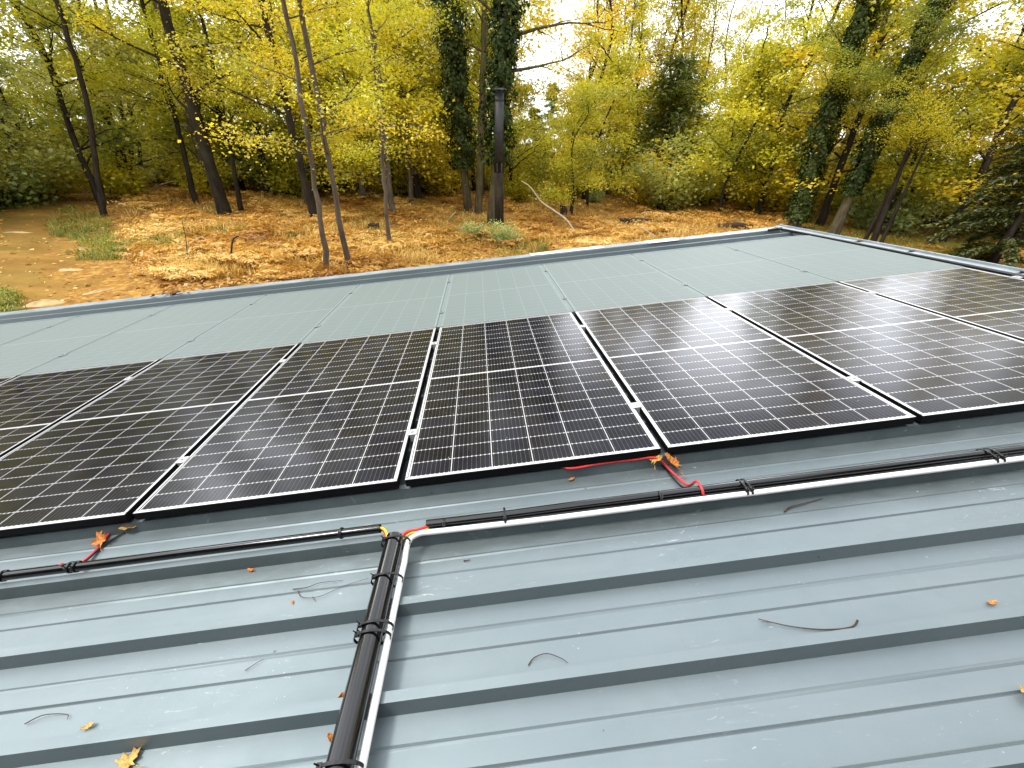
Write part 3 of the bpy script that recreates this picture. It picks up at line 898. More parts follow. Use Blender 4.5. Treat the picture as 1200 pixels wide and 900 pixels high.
def decid(name, label, u, v, u2, v2, wpx, H, z0, nl, ln, nleaf, size, mean, lm, bark, cat='tree', group=None, az=None, fork=None, spread=.38, base=None, ivyz=None, seed=1, extra=()):
    b = at(u, v) if base is None else base
    b.z = float(gz(b.x, b.y))
    H *= 1.42; nl = int(nl * 1.35); nleaf = int(nleaf * 1.75); size *= .85                # a tall wood: the crowns go on far above the picture
    top = at_dist(u2, v2, b)
    depth = float(np.dot(np.array(b) - CW, fw)); r0 = wpx / F * depth / 2 * math.cos(math.atan(abs(u - 600) / (F * 1.1)))
    T = Tree(seed); path = lean_path(b, top, H)
    if fork:
        k = fork; P, rr = T.stem(path[:k + 1], r0, r0 * .72)
        e = path[k]; dirs = [(path[k] - path[k - 1]).normalized() + Vector((s_ * .16, -.05 * s_, 0)) for s_ in (-1, 1)]
        for dd in dirs:
            pp = [e + dd * ((H - e.z) * i / 4) * 1.0 + Vector((T.r.gauss(0, .1), T.r.gauss(0, .1), 0)) * (i > 0) for i in range(5)]
            P2, r2 = [], []
            Q = cat_rom(pp, 4); r2 = [r0 * .62 * (1 - .8 * i / (len(Q) - 1)) + .01 for i in range(len(Q))]
            T.mb.tube(Q, r2, 8, 0, True); T.crown_limbs(Q, r2, max(z0, e.z), nl // 2, ln, az=az)
        T.crown_limbs(P, rr, z0, max(2, nl // 4), ln, az=az) if z0 < e.z - .5 else None
    else:
        P, rr = T.stem(path, r0, r0 * .22); T.crown_limbs(P, rr, z0, nl, ln, az=az)
    for (zf, a, l, el) in extra:
        i = min(range(len(P)), key=lambda q: abs(P[q].z - zf)); T.limb(P[i], (math.cos(a), math.sin(a), el), l, rr[i] * .45)
    tw = np.array(T.tw)
    V, C = leaf_cloud(tw, T.g, nleaf, spread * .85, size)
    k_ = (C[:, 2] < 10.5) | (T.g.random(len(C)) < .5); V, C = V[k_], C[k_]   # thinner towards the top
    leaves = (V, hue_for(C, T.g, mean, .28))
    ivy = None
    if ivyz:
        zb, zt, rad, ni = ivyz
        PA = np.array(P); zz = T.g.uniform(0, 1, ni) ** .9 * (zt - zb) + zb
        xx = np.interp(zz, PA[:, 2], PA[:, 0]); yy = np.interp(zz, PA[:, 2], PA[:, 1]); ra = np.interp(zz, PA[:, 2], np.array(rr))
        a = T.g.uniform(0, 6.283, ni)
        rough = rad * (.55 + .45 * np.sin(a * 2 + zz * 1.7) * np.sin(zz * 2.3 + a) + .25 * np.sin(zz * 5.1 + 3 * a))
        q = ra + np.abs(rough) * T.g.uniform(.35, 1.15, ni) + .05
        D = np.stack([np.cos(a), np.sin(a), np.zeros(ni)], 1)
        Ci = np.stack([xx, yy, zz], 1) + D * q[:, None]
        N = unit(D + np.array([0, 0, .5]) + T.g.normal(0, .45, (ni, 3))); Tt = unit(np.array([0, 0, -1.0]) + T.g.normal(0, .5, (ni, 3)))
        L = T.g.uniform(.08, .19, ni)
        bare = np.sin(zz * 3.1 + 2 * np.sin(a * 2)) * np.sin(a * 3 + zz * 1.3) + T.g.normal(0, .35, ni) < -.55
        Ci[bare] = (0, 0, -.3); L[bare] = .02
        ivy = (cards(Ci, N, Tt, L, L * .9, .12), np.clip(T.g.normal(.42, .22, ni), 0, 1))
    return build_tree(name, label, cat, b, T, leaves, bark, lm, group, ivy)


BK, BP, BM = M['bark'], M['barkp'], M['barkm']
yg, yl, ol = M['yg'], M['yl'], M['ol']
FG = 'trees standing beyond the far eave'
# name, label, base px, upper px, width px, H, crown from, limbs, limb length, leaves, leaf size, hue, material, bark
decid('oak_tree', 'dark slim lone trunk beside the path at the edge of the green grass', 122, 254, 100, 110, 8.5, 13, 6.2, 12, 3.2, 8000, .13, .45, ol, BK, group=FG, seed=101)
decid('oak_tree', 'dark trunk in the far left group, left of the pair behind', 143, 222, 137, 165, 8, 14, 3.0, 10, 3.4, 5000, .17, .4, ol, BK, group=FG, seed=102)
decid('oak_tree', 'left trunk of the dark far pair right of the lone slim trunk', 155, 218, 152, 170, 7, 14, 3.2, 9, 3.2, 4500, .17, .4, ol, BK, group=FG, seed=103)
decid('oak_tree', 'right trunk of the dark far pair right of the lone slim trunk', 165, 217, 163, 170, 6, 13, 3.2, 9, 3.2, 4500, .17, .5, yg, BK, group=FG, seed=104)
decid('maple_tree', 'crooked short-based dark tree left of the stout leaning oak', 230, 238, 208, 150, 7, 12, 3.8, 12, 3.0, 9000, .13, .72, yg, BK, group=FG, seed=105)
decid('oak_tree', 'stout dark oak with flared base leaning left over orange litter', 264, 252, 222, 110, 15, 14, 3.4, 16, 3.8, 14000, .125, .55, yg, BK, group=FG, seed=106)
decid('maple_tree', 'thin dark tree just right of the stout leaning oak', 283, 247, 264, 140, 6, 11, 3.1, 11, 2.8, 8000, .12, .7, yg, BK, group=FG, seed=107)
decid('oak_tree', 'straight dark trunk standing between the thin tree and the paired pale ones', 313, 228, 302, 150, 10, 14, 3.2, 13, 3.4, 8000, .14, .5, yg, BK, group=FG, seed=108)
decid('maple_tree', 'small far bent dark tree behind the straight dark trunk', 336, 213, 324, 165, 6, 12, 3.0, 10, 3.0, 5000, .15, .65, yg, BK, group=FG, seed=109)
decid('oak_tree', 'dark leaning tree with green moss at its foot behind the pale trunks', 369, 258, 326, 90, 10, 13, 3.3, 14, 3.6, 12000, .12, .5, yg, BK, group=FG, seed=110, extra=((4.0, 2.9, 4.0, .35),))
decid('maple_tree', 'pale grey slim trunk close to the eave, left one of two', 385, 319, 352, 110, 6.5, 11, 2.8, 17, 2.6, 9000, .10, .6, yg, BP, group=FG, seed=111)
decid('maple_tree', 'pale slim forked trunk close to the eave, right one of two', 410, 316, 378, 150, 6.5, 11, 2.9, 17, 2.6, 9000, .10, .55, yg, BP, group=FG, seed=112, fork=4)
decid('maple_tree', 'very thin young tree with bare lower stem left of the ivy trunks', 456, 290, 446, 150, 5, 9, 2.9, 10, 2.2, 6000, .10, .7, yg, BP, group=FG, seed=113)
decid('maple_tree', 'dark trunk with spreading crooked branches and yellow leaves left of the ivy column', 489, 233, 470, 115, 11, 13, 2.9, 14, 3.6, 12000, .13, .55, yl, BK, group=FG, seed=114)
decid('ivy_tree', 'broad ivy-covered trunk left of the black flue pipe', 549, 247, 531, 60, 9, 15, 9.5, 8, 2.6, 2500, .14, .4, yg, BM, group=FG, seed=115, ivyz=(2.2, 14, .85, 17000))
decid('beech_tree', 'bare mossy trunk forking high between the two ivy columns', 561, 250, 566, 90, 8, 14, 6.5, 10, 3.0, 4500, .13, .6, yg, BM, group=FG, seed=116, fork=4)
decid('ivy_tree', 'tall ivy-covered trunk rising right behind the black flue pipe', 577, 262, 592, 30, 12, 15, 7.5, 9, 3.6, 2500, .14, .8, yl, BM, group=FG, seed=117, ivyz=(2.7, 15, .72, 15000), extra=((7.2, -.2, 4.2, .25), (6.5, .1, 3.5, .2)))
decid('maple_tree', 'thin yellow maple right of the sky gap with a straight stem', 719, 205, 716, 60, 5, 11, 2.4, 22, 3.4, 15000, .17, .55, yl, BK, group=FG, seed=118)
decid('birch_tree', 'pair-leaning thin dark tree among golden leaves, left one', 846, 231, 881, 80, 6, 8, 2.4, 14, 2.4, 4500, .15, .55, yl, BK, group=FG, seed=119)
decid('birch_tree', 'slimmer far leaning tree among golden leaves, right one of the pair', 862, 226, 893, 80, 4, 8, 3.0, 12, 2.6, 4000, .15, .7, yl, BK, group=FG, seed=120)
decid('hazel_tree', 'small far young tree with orange-tinged leaves left of the leaning pair', 833, 233, 843, 190, 3.5, 5, 1.2, 10, 1.3, 2400, .13, .85, yl, BK, group=FG, seed=121)
decid('ivy_tree', 'leaning ivy-clad trunk behind the far roof corner', 930, 268, 990, 80, 15, 7.6, 5.2, 14, 2.3, 14000, .08, .12, yg, BM, group=FG, seed=122, ivyz=(.4, 10.7, .50, 12500))
decid('ivy_tree', 'stout dark leaning trunk right of the far roof corner, ivy above', 975, 276, 1048, 115, 15, 6.8, 4.8, 14, 2.6, 14000, .075, .12, yg, BM, group=FG, seed=123, ivyz=(2.0, 9.5, .36, 8000))
decid('beech_tree', 'lighter mossy trunk behind the stout leaning one', 1001, 256, 1030, 160, 9, 6.2, 3.2, 13, 3.4, 12000, .09, .6, yl, BM, group=FG, seed=124)
decid('beech_tree', 'mossy leaning trunk between the thin sapling and the dark conifer', 1098, 252, 1136, 180, 10, 9, 3.0, 14, 3.4, 15000, .09, .65, yl, BM, group=FG, seed=125)
decid('oak_tree', 'thin brown trunk leaning left in the far left thicket', 42, 232, 2, 140, 5, 13, 2.0, 12, 3.4, 7000, .15, .5, ol, BM, group=FG, seed=126)

# three-stemmed hazel by the gable edge
b0 = at(1022, 287); b0.z = float(gz(b0.x, b0.y)); T = Tree(140)
for (u, v, u2, v2, wp_, H_) in ((1012, 284, 1058, 195, 5, 5.8), (1022, 287, 1066, 170, 7, 6.8), (1031, 288, 1072, 200, 4.5, 5.8)):
    q = at(u, v); d_ = at_dist(u2, v2, q) - q
    P = [q - b0 + d_ * (i / 5) * (H_ / d_.z * .8) for i in range(6)]
    for i, p in enumerate(P): p.z = max(p.z, 0) - (.2 if i == 0 else 0)
    dep = float(np.dot(np.array(b0) - CW, fw)); r0 = wp_ / F * dep / 2
    Q = cat_rom(P, 4); rr = [r0 * (1 - .7 * i / (len(Q) - 1)) for i in range(len(Q))]
    T.mb.tube(Q, rr, 8); T.crown_limbs(Q, rr, 3.9, 6, 2.4)
V, C = leaf_cloud(np.array(T.tw), T.g, 8000, .34, .065)
build_tree('hazel_tree', 'three slim dark stems from one root beside the gable edge', 'tree', b0, T, (V, hue_for(C, T.g, .75, .25)), BK, yl, FG)


# conifers: drooping sprays of needles
def conifer(name, label, base, H, R, nspray, seed, mat, z0=.3, lean=(0, 0), r0=.16, bark=BK, group=None, droop=.5, size=.34, stems=1, shape=.8, jit=.07, wr=.26):
    T = Tree(seed); g = T.g
    for s_ in range(stems):
        P = [Vector((lean[0] * H * i / 6 + .3 * s_, lean[1] * H * i / 6 + .1 * s_, H * i / 6)) for i in range(7)]
        T.stem(P, r0 * (1 if s_ == 0 else .55), .02)
    sp = []; nb = int(H * 9)
    for k in range(nb):
        z = z0 + (H - z0) * (k + T.r.random()) / nb; f = (z - z0) / (H - z0)
        l = R * (1 - f) ** shape * T.r.uniform(.6, 1.12) + .15; a = T.r.uniform(0, 6.283)
        p0 = np.array([lean[0] * z, lean[1] * z, z]); d = np.array([math.cos(a), math.sin(a), 0])
        pts = [p0 + d * l * t + np.array([0, 0, l * (.25 * t - droop * t * t)]) for t in (0, .3, .6, .85, 1)]
        T.mb.tube(pts, [.03, .022, .014, .008, .004], 4, 0, False)
        for t in np.linspace(.12, 1, 9): sp.append(np.append(p0 + d * l * t + np.array([0, 0, l * (.25 * t - droop * t * t)]), a))
    sp = np.array(sp); i = g.integers(0, len(sp), nspray); a = sp[i, 3] + g.choice([-1, 1], nspray) * g.uniform(.2, 1.1, nspray)
    D = np.stack([np.cos(a), np.sin(a), g.uniform(-.75, .05, nspray)], 1)
    L = size * g.uniform(.5, 1.3, nspray)
    C = sp[i, :3] + unit(D) * L[:, None] * .5 + g.normal(0, jit, (nspray, 3))
    N = unit(np.stack([g.normal(0, .5, nspray), g.normal(0, .5, nspray), np.full(nspray, .8)], 1))
    V = cards(C, N, unit(D), L, L * wr, .1)
    return build_tree(name, label, 'tree', base, T, (V, np.clip(g.normal(.45, .25, nspray), 0, 1)), bark, mat, group)


def on(u, v): p = at(u, v); p.z = float(gz(p.x, p.y)); return p


conifer('yew_tree', 'dark evergreen tree with twin trunks left of the golden trees', on(764, 234), 9.5, 3.2, 10500, 150, M['yew'], 1.0, (.01, 0), .26, BK, FG, .22, .42, 2, .4, .24)
conifer('spruce_tree', 'big dark drooping conifer beside the gable edge at far right', on(1160, 311), 10.0, 2.6, 42000, 151, M['dk'], .1, (-.02, .0), .17, BK, FG, .5, .2, wr=.36)
conifer('spruce_tree', 'second dark conifer behind the big drooping one at far right', on(1190, 285), 11, 2.6, 16000, 152, M['dk'], .3, (.05, .02), .18, BK, FG, .5, .38)
conifer('spruce_tree', 'distant olive spruce tip standing in the white sky gap', on(640, 207), 11.0, 2.6, 7000, 153, M['sh'], .8, (0, 0), .2, BK, FG, .35, .5)
conifer('spruce_tree', 'lower distant spruce left of the one in the sky gap', on(622, 212), 7.5, 2.6, 6000, 154, M['yew'], .5, (0, 0), .2, BK, FG, .35, .5)
conifer('spruce_tree', 'dull distant spruce between the sky gap and the thin yellow maple', on(672, 205), 9.0, 2.8, 6500, 155, M['sh'], .5, (0, 0), .2, BK, FG, .35, .5)

# ------------------------------------------------------------------ the wood behind: a few grown kinds, each copied tree by tree
def kind_tree(seed, H, z0, nl, ln, nleaf, size, mean, lm, bark, r0=.17):
    T = Tree(seed); P, rr = T.stem([Vector((T.r.gauss(0, .12) * i, T.r.gauss(0, .12) * i, H * i / 6)) for i in range(7)], r0, .03, 8)
    T.crown_limbs(P, rr, z0, nl, ln)
    V, C = leaf_cloud(np.array(T.tw), T.g, nleaf, .5, size)
    k_ = (C[:, 2] < 11) | (T.g.random(len(C)) < .45); V, C = V[k_], C[k_]
    o = bpy.data.objects.new('woodland_tree', None); COL.objects.link(o); o.empty_display_size = .1
    T.mb.build('trunk', bark, o, None, True); link('crown', np_quads('crown', V, lm, hue_for(C, T.g, mean, .28, .7)), o)
    return o


def copy_tree(o):
    n = o.copy(); COL.objects.link(n)
    for c in o.children:
        d = c.copy(); COL.objects.link(d); d.parent = n
    return n


KINDS = [(kind_tree(201, 20, 1.6, 32, 3.8, 11500, .21, .45, yg, BK), 'yellow-green woodland tree in the depth of the wood'),
         (kind_tree(202, 22, 2.2, 34, 4.0, 11500, .22, .50, yl, BK, .2), 'golden woodland tree in the depth of the wood'),
         (kind_tree(203, 18, 1.2, 30, 3.6, 11500, .21, .45, ol, BK), 'olive woodland tree in the depth of the wood'),
         (kind_tree(204, 21, 1.4, 34, 3.8, 11500, .22, .70, yg, BP), 'bright lime woodland tree in the depth of the wood'),
         (kind_tree(205, 9, .8, 18, 2.8, 7000, .18, .55, yg, BK, .10), 'low bushy woodland tree in the depth of the wood')]
usedk = [False] * 5; WT = []
placed = [(o.location.x, o.location.y) for o in COL.objects if o.type == 'EMPTY' and o.get('category') == 'tree']


def wood_tree(k, x, y, s, rot):
    o = KINDS[k][0] if not usedk[k] else copy_tree(KINDS[k][0]); usedk[k] = True
    o.location = (x, y, float(gz(x, y))); o.rotation_euler = (0, 0, rot); o.scale = (s, s, s * rnd.uniform(.9, 1.12))
    placed.append((x, y)); WT.append((o, k, x, y))


def px_of(x, y, z):
    q = MCAM @ (np.array([x, y, z]) - CW); return 600 + F * q[0] / q[2], 450 + F * q[1] / q[2], q[2]


rw = random.Random(21)
cnt = 0; BACKS0 = []
for (r0_, r1_, n_, gap) in ((24, 32, 26, 3.4), (32, 42, 62, 2.9), (42, 54, 50, 3.8), (54, 70, 56, 4.4)):
    k_ = 0; tries = 0
    while k_ < n_ and tries < 4000:
        tries += 1
        az = rw.uniform(-64, 64) + 89; rr_ = rw.uniform(r0_, r1_)
        hx = math.atan2(fw[1], fw[0]) + math.radians(az - 89)
        x, y = CW[0] + rr_ * math.cos(hx), CW[1] + rr_ * math.sin(hx)
        if any((x - a) ** 2 + (y - b) ** 2 < gap * gap for a, b in placed): continue
        u, v, dp = px_of(x, y, ZG)
        if -40 < u < 118 and rr_ < 46: continue                 # the path runs out here
        if u < 460 and rr_ < 30: continue
        if 603 < u < 668 and rr_ < 60: continue                    # open sky gap
        if 902 < u < 932 and rr_ < 60: continue
        if 690 < u < 835 and rr_ < 36: continue
        if 722 < u < 818 and rr_ < 43: continue
        if u > 820 and rr_ < 32: continue
        left = u < 260
        if left: kk = rw.choices(range(5), (2, .5, 5, 1.5, 1))[0]
        elif u < 560: kk = rw.choices(range(5), (4, 1.6, .6, 3, 1.5))[0]
        else: kk = rw.choices(range(5), (2.4, 4, .8, 2, 1.4))[0]
        s = rw.uniform(.8, 1.1)
        if any(abs(az - 89 - q) < wd for q, wd in ((-23.5, 2.6), (-40, 2.6), (38, 2.2))): kk = 4; s = rw.uniform(.95, 1.15)   # low growth leaves breaks in the treetops
        if 600 < u < 672: kk = 4; s = rw.uniform(.6, .8)
        wood_tree(kk, x, y, s, rw.uniform(0, 6.28)); k_ += 1; cnt += 1
# unseen wood behind the viewer: dark spruces added close to darken the roof ribs
for i in range(26):
    a = math.radians(192 + 156 * (i + rw.uniform(-.3, .3)) / 25); rr_ = rw.uniform(9.5, 14)
    p = Vector((CW[0] + rr_ * math.cos(a), CW[1] + rr_ * math.sin(a), 0)); p.z = float(gz(p.x, p.y))
    if i == 0: sp0 = conifer('spruce_tree', 'x', p, 13, 2.6, 9000, 171, M['dk'], .2, (0, 0), .18, BK, None, .45, .5)
    o = sp0 if i == 0 else copy_tree(sp0); o.location = p; o.rotation_euler = (0, 0, rw.uniform(0, 6)); BACKS0.append(o)
for u, v, kk, s_ in ((-60, 250, 2, .75), (8, 230, 2, .7), (58, 222, 2, .7), (-130, 268, 2, .8), (30, 218, 4, 1.0), (-10, 222, 0, .8)):
    p = on(u, v); wood_tree(kk, p.x, p.y, s_, rw.uniform(0, 6))
for u, v, kk, s_ in ((694, 204, 1, .60), (742, 203, 1, .55), (796, 206, 1, .58), (822, 205, 0, .6), (668, 203, 4, 1.0)):
    p = on(u, v); wood_tree(kk, p.x, p.y, s_, rw.uniform(0, 6))
for u, r_, kk, s_ in ((684, 50, 1, .8), (702, 46, 3, .8), (716, 52, 1, .85), (733, 47, 1, .85), (752, 49, 3, .85), (770, 46, 1, .9), (788, 50, 1, .85), (806, 46, 3, .8), (824, 49, 1, .8), (846, 45, 0, .72), (870, 48, 1, .75)):
    d_ = pray(u, 185); q_ = r_ / math.hypot(d_[0], d_[1]); x, y = CW[0] + d_[0] * q_, CW[1] + d_[1] * q_
    wood_tree(kk, x, y, s_, rw.uniform(0, 6))
ANCH = [(-100, 'beyond the left end of the roof', None), (42, 'the thin brown trunk in the left thicket', 232), (122, 'the dark slim lone trunk', 254), (160, 'the dark far pair of trunks', 217), (230, 'the crooked short-based tree', 238),
        (264, 'the stout leaning oak', 252), (313, 'the straight dark trunk', 228), (369, 'the leaning tree with the mossy foot', 258), (410, 'the pale forked trunk', 316), (456, 'the very thin young tree', 290),
        (489, 'the trunk with crooked branches', 233), (545, 'the broad ivy trunk', 247), (585, 'the black flue pipe', 268), (640, 'below the white sky gap', None), (719, 'the thin yellow maple', 205), (764, 'the twin-trunked evergreen', 234),
        (850, 'the leaning pair of thin trunks', 230), (930, 'the ivy-clad trunk at the roof corner', 268), (985, 'the stout leaning trunk', 276), (1025, 'the three slim stems', 287), (1098, 'the mossy leaning trunk', 252), (1190, 'the big drooping conifer', 306), (1330, 'beyond the right side of the big conifer', None)]
BACKS = []


def tell_apart(lst, nouns, cat, group):
    """own labels: look, order from the front, and what it stands behind"""
    cells = {}
    for o, k, x, y in lst:
        u, v, dp = px_of(x, y, ZG)
        if dp < 1: BACKS.append((o, k)); continue
        i = min(range(len(ANCH)), key=lambda q: abs(ANCH[q][0] - u)); au, at_, av = ANCH[i]; rel = ''
        if av:
            p = at(au, av); rel = 'behind ' if math.hypot(x - CW[0], y - CW[1]) > math.hypot(p.x - CW[0], p.y - CW[1]) else 'in front of '
        cells.setdefault((i, k, rel), []).append((dp, o))
    for (i, k, rel), q in cells.items():
        q.sort(key=lambda e: e[0])
        for n, (dp, o) in enumerate(q):
            lead = nouns[k] if len(q) == 1 else (f'nearest {nouns[k]}' if n == 0 else (f'farthest {nouns[k]}' if n == len(q) - 1 else f'{ORD[n]} nearest {nouns[k]}'))
            tag(o, f'{lead} {rel}{ANCH[i][1]}', cat, group)


tell_apart(WT, ['yellow-green woodland tree', 'golden woodland tree', 'olive woodland tree', 'lime woodland tree', 'low bushy tree'], 'tree', 'trees of the wood behind')
for n, o in enumerate(BACKS0 + [q[0] for q in BACKS]):
    tag(o, f'unseen dark spruce added behind the viewer to darken the ribs, {ORD[n]} from the left', 'tree', 'unseen spruces added behind the viewer')

# ------------------------------------------------------------------ shrubs
def kind_shrub(seed, H, R, n, size, mean, lm):
    T = Tree(seed)
    for k in range(16):
        a = T.r.uniform(0, 6.283); T.limb((T.r.gauss(0, .15), T.r.gauss(0, .15), -.05), (math.cos(a) * .7, math.sin(a) * .7, T.r.uniform(.5, 1.6)), H * T.r.uniform(.6, 1.05), .018, 1, .25)
    V, C = leaf_cloud(np.array(T.tw), T.g, n, .24, size, .35)
    V[:, :, 2] = np.maximum(V[:, :, 2], .02)
    o = bpy.data.objects.new('shrub', None); COL.objects.link(o); o.empty_display_size = .1
    T.mb.build('stems', BK, o, None, True); link('foliage', np_quads('foliage', V, lm, hue_for(C, T.g, mean, .25, 1.4)), o); return o


SK = [(kind_shrub(301, 1.7, 1.2, 2600, .13, .45, M['sh']), 'grey-green shrub at the edge of the wood'),
      (kind_shrub(302, 2.3, 1.4, 3200, .14, .35, yg), 'lime-green shrub at the edge of the wood'),
      (kind_shrub(303, 2.0, 1.3, 3000, .14, .45, yl), 'yellow shrub at the edge of the wood'),
      (kind_shrub(304, 2.6, 1.6, 3400, .15, .45, ol), 'olive shrub at the edge of the wood')]
useds = [False] * 4


SHL = []
def shrub(k, p, s, rot, label=None, group='shrubs along the edge of the wood'):
    o = SK[k][0] if not useds[k] else copy_tree(SK[k][0]); useds[k] = True
    o.location = p; o.rotation_euler = (0, 0, rot); o.scale = (s, s, s * rnd.uniform(.85, 1.1))
    if label: tag(o, label, 'shrub', group)
    else: SHL.append((o, k, p[0], p[1]))


shrub(0, on(592, 287), .62, 1.0, 'small grey-green bush at the foot of the black flue pipe')
shrub(0, on(556, 279), .5, 2.0, 'small grey-green bush left of the flue pipe foot')
for i in range(150):
    u = rw.uniform(-120, 1230)
    if u < 115 and u > 25: continue
    v = 214 + .010 * (u - 600) + rw.uniform(-12, 12) + (10 if u > 600 else 0)
    if u > 930: v = 226 + rw.uniform(-14, 14)
    if u < 25: v = rw.uniform(224, 240)
    p = on(u, max(v, 197))
    kk = 3 if u < 200 else (rw.choices(range(4), (2, 3.4, 1.2, .5))[0] if u < 820 else rw.choices(range(4), (.7, 3, 3.2, .2))[0])
    if u < 200: kk = rw.choice((3, 3, 0))
    if 725 < u < 812: continue
    if 180 < u < 560: kk = rw.choice((1, 2, 1)); v = min(v, 208)
    p = on(u, max(v, 197))
    shrub(kk, p, rw.uniform(.55, 1.05), rw.uniform(0, 6.28))
for u, v in ((30, 238), (5, 243), (-30, 250), (-70, 258), (-110, 270), (18, 236), (-15, 244)):
    shrub(3 if rw.random() < .6 else 0, on(u, v), rw.uniform(1.1, 1.7), rw.uniform(0, 6.28))
# undergrowth farther back, that closes the view between the trunks
for i in range(120):
    az = math.atan2(fw[1], fw[0]) + math.radians(rw.uniform(-58, 58)); rr_ = rw.uniform(33, 62)
    x, y = CW[0] + rr_ * math.cos(az), CW[1] + rr_ * math.sin(az); u, v, dp = px_of(x, y, ZG)
    if 60 < u < 125 and rr_ < 45: continue
    kk = rw.choices(range(4), (.6, 3, 2, .8))[0] if u < 560 else rw.choices(range(4), (1, 2.6, 2.4, .4))[0]
    shrub(kk, (x, y, float(gz(x, y))), rw.uniform(1.3, 2.2), rw.uniform(0, 6.28))
tell_apart(SHL, ['grey-green shrub', 'lime-green shrub', 'yellow shrub', 'olive shrub'], 'shrub', 'shrubs along the edge of the wood')

# ------------------------------------------------------------------ ground cover
def in_path(x, y):
    for i in range(0, len(L_) - 1, 2):
        a, b = L_[i], R_[i]
        if abs((x - a.x) * (b.y - a.y) - (y - a.y) * (b.x - a.x)) / max(.1, (b - a).length) < .8:
            t = ((x - a.x) * (b.x - a.x) + (y - a.y) * (b.y - a.y)) / max(.01, (b - a).length_squared)
            if 0.0 < t < 1.0: return True
    return False


def scatter_px(n, u0, u1, v0, v1, g, keep=None):
    """ground points that fill a patch of the view evenly"""
    out = []
    while len(out) < n:
        u, v = g.uniform(u0, u1), g.uniform(v0, v1)
        if keep and not keep(u, v): continue
        d = pray(u, v)
        if d[2] > -.03: continue
        t = (ZG - CW[2]) / d[2]; p = CW + d * t
        out.append((p[0], p[1], float(gz(p[0], p[1]))))
    return np.array(out)


eave_v = lambda u: 372 - u * .112


def litter(n, g):
    u0 = scatter_px(n, -150, 1300, 200, 385, g, lambda u, v: v < eave_v(max(u, 0)) + 14 or u > 900)
    C = u0 + g.normal(0, .06, (n, 3)) * np.array([1, 1, .3]); C[:, 2] = np.maximum(C[:, 2], u0[:, 2] + .012)
    far = np.hypot(C[:, 0] - CW[0], C[:, 1] - CW[1])
    L = (.07 + .0035 * far) * g.uniform(.6, 1.4, n)
    N = unit(np.stack([g.normal(0, .5, n), g.normal(0, .5, n), np.ones(n)], 1)); T = g.normal(0, 1, (n, 3))
    keepm = np.array([not in_path(c[0], c[1]) or g.random() < .12 for c in C])
    hue = np.clip(.5 + .22 * np.sin(C[:, 0] * .8 + C[:, 1] * .5) + g.normal(0, .22, n), 0, 1)
    return np_quads('fallen_leaves', cards(C, N, T, L, L * .7)[keepm], M['litter'], hue[keepm])


tag(link('fallen_leaves', litter(26000, rng)), 'orange and gold fallen leaves carpeting the ground', 'leaf litter', kind='stuff')


def fronds(pts, g, hgt, wd, per, name, mat, mean, arch=.6, patch=.5, lean=.55):
    """upright arching blades: two quads each"""
    n = len(pts) * per; B = np.repeat(pts, per, 0) + g.normal(0, .09, (n, 3)) * np.array([1, 1, 0])
    a = g.uniform(0, 6.283, n); D = np.stack([np.cos(a), np.sin(a), np.zeros(n)], 1)
    h = hgt * g.uniform(.45, 1.25, n)[:, None]; ln = lean * g.uniform(.2, 1.5, n)[:, None]
    p1 = B + np.array([0, 0, 1.0]) * h * .7 + D * h * ln * .5
    p2 = B + np.array([0, 0, 1.0]) * h * (1 - arch * .25) + D * h * ln * 1.3
    S_ = np.cross(D, np.array([0, 0, 1.0])); w_ = (wd * g.uniform(.6, 1.3, n))[:, None]
    q1 = np.stack([B - S_ * w_ * .3, B + S_ * w_ * .3, p1 + S_ * w_ * .5, p1 - S_ * w_ * .5], 1)
    q2 = np.stack([p1 - S_ * w_ * .5, p1 + S_ * w_ * .5, p2 + S_ * w_ * .08, p2 - S_ * w_ * .08], 1)
    hue = np.clip(mean + .25 * np.sin(B[:, 0] * patch * 2 + 1) * np.cos(B[:, 1] * patch * 1.6) + g.normal(0, .18, n), 0, 1)
    return np_quads(name, np.concatenate([q1, q2]), mat, np.concatenate([hue, hue]))


def lumps(u, v): return math.sin(u * .045 + math.sin(v * .09) * 2) + math.sin(v * .16 + u * .013) > -.45


pts = scatter_px(4200, 150, 925, 214, 330, rng, lambda u, v: v < eave_v(u) + 10 and v > 222 + (8 if u < 420 else (18 if u > 600 else 6)) and lumps(u, v))
pts = np.array([p for p in pts if not in_path(p[0], p[1])])


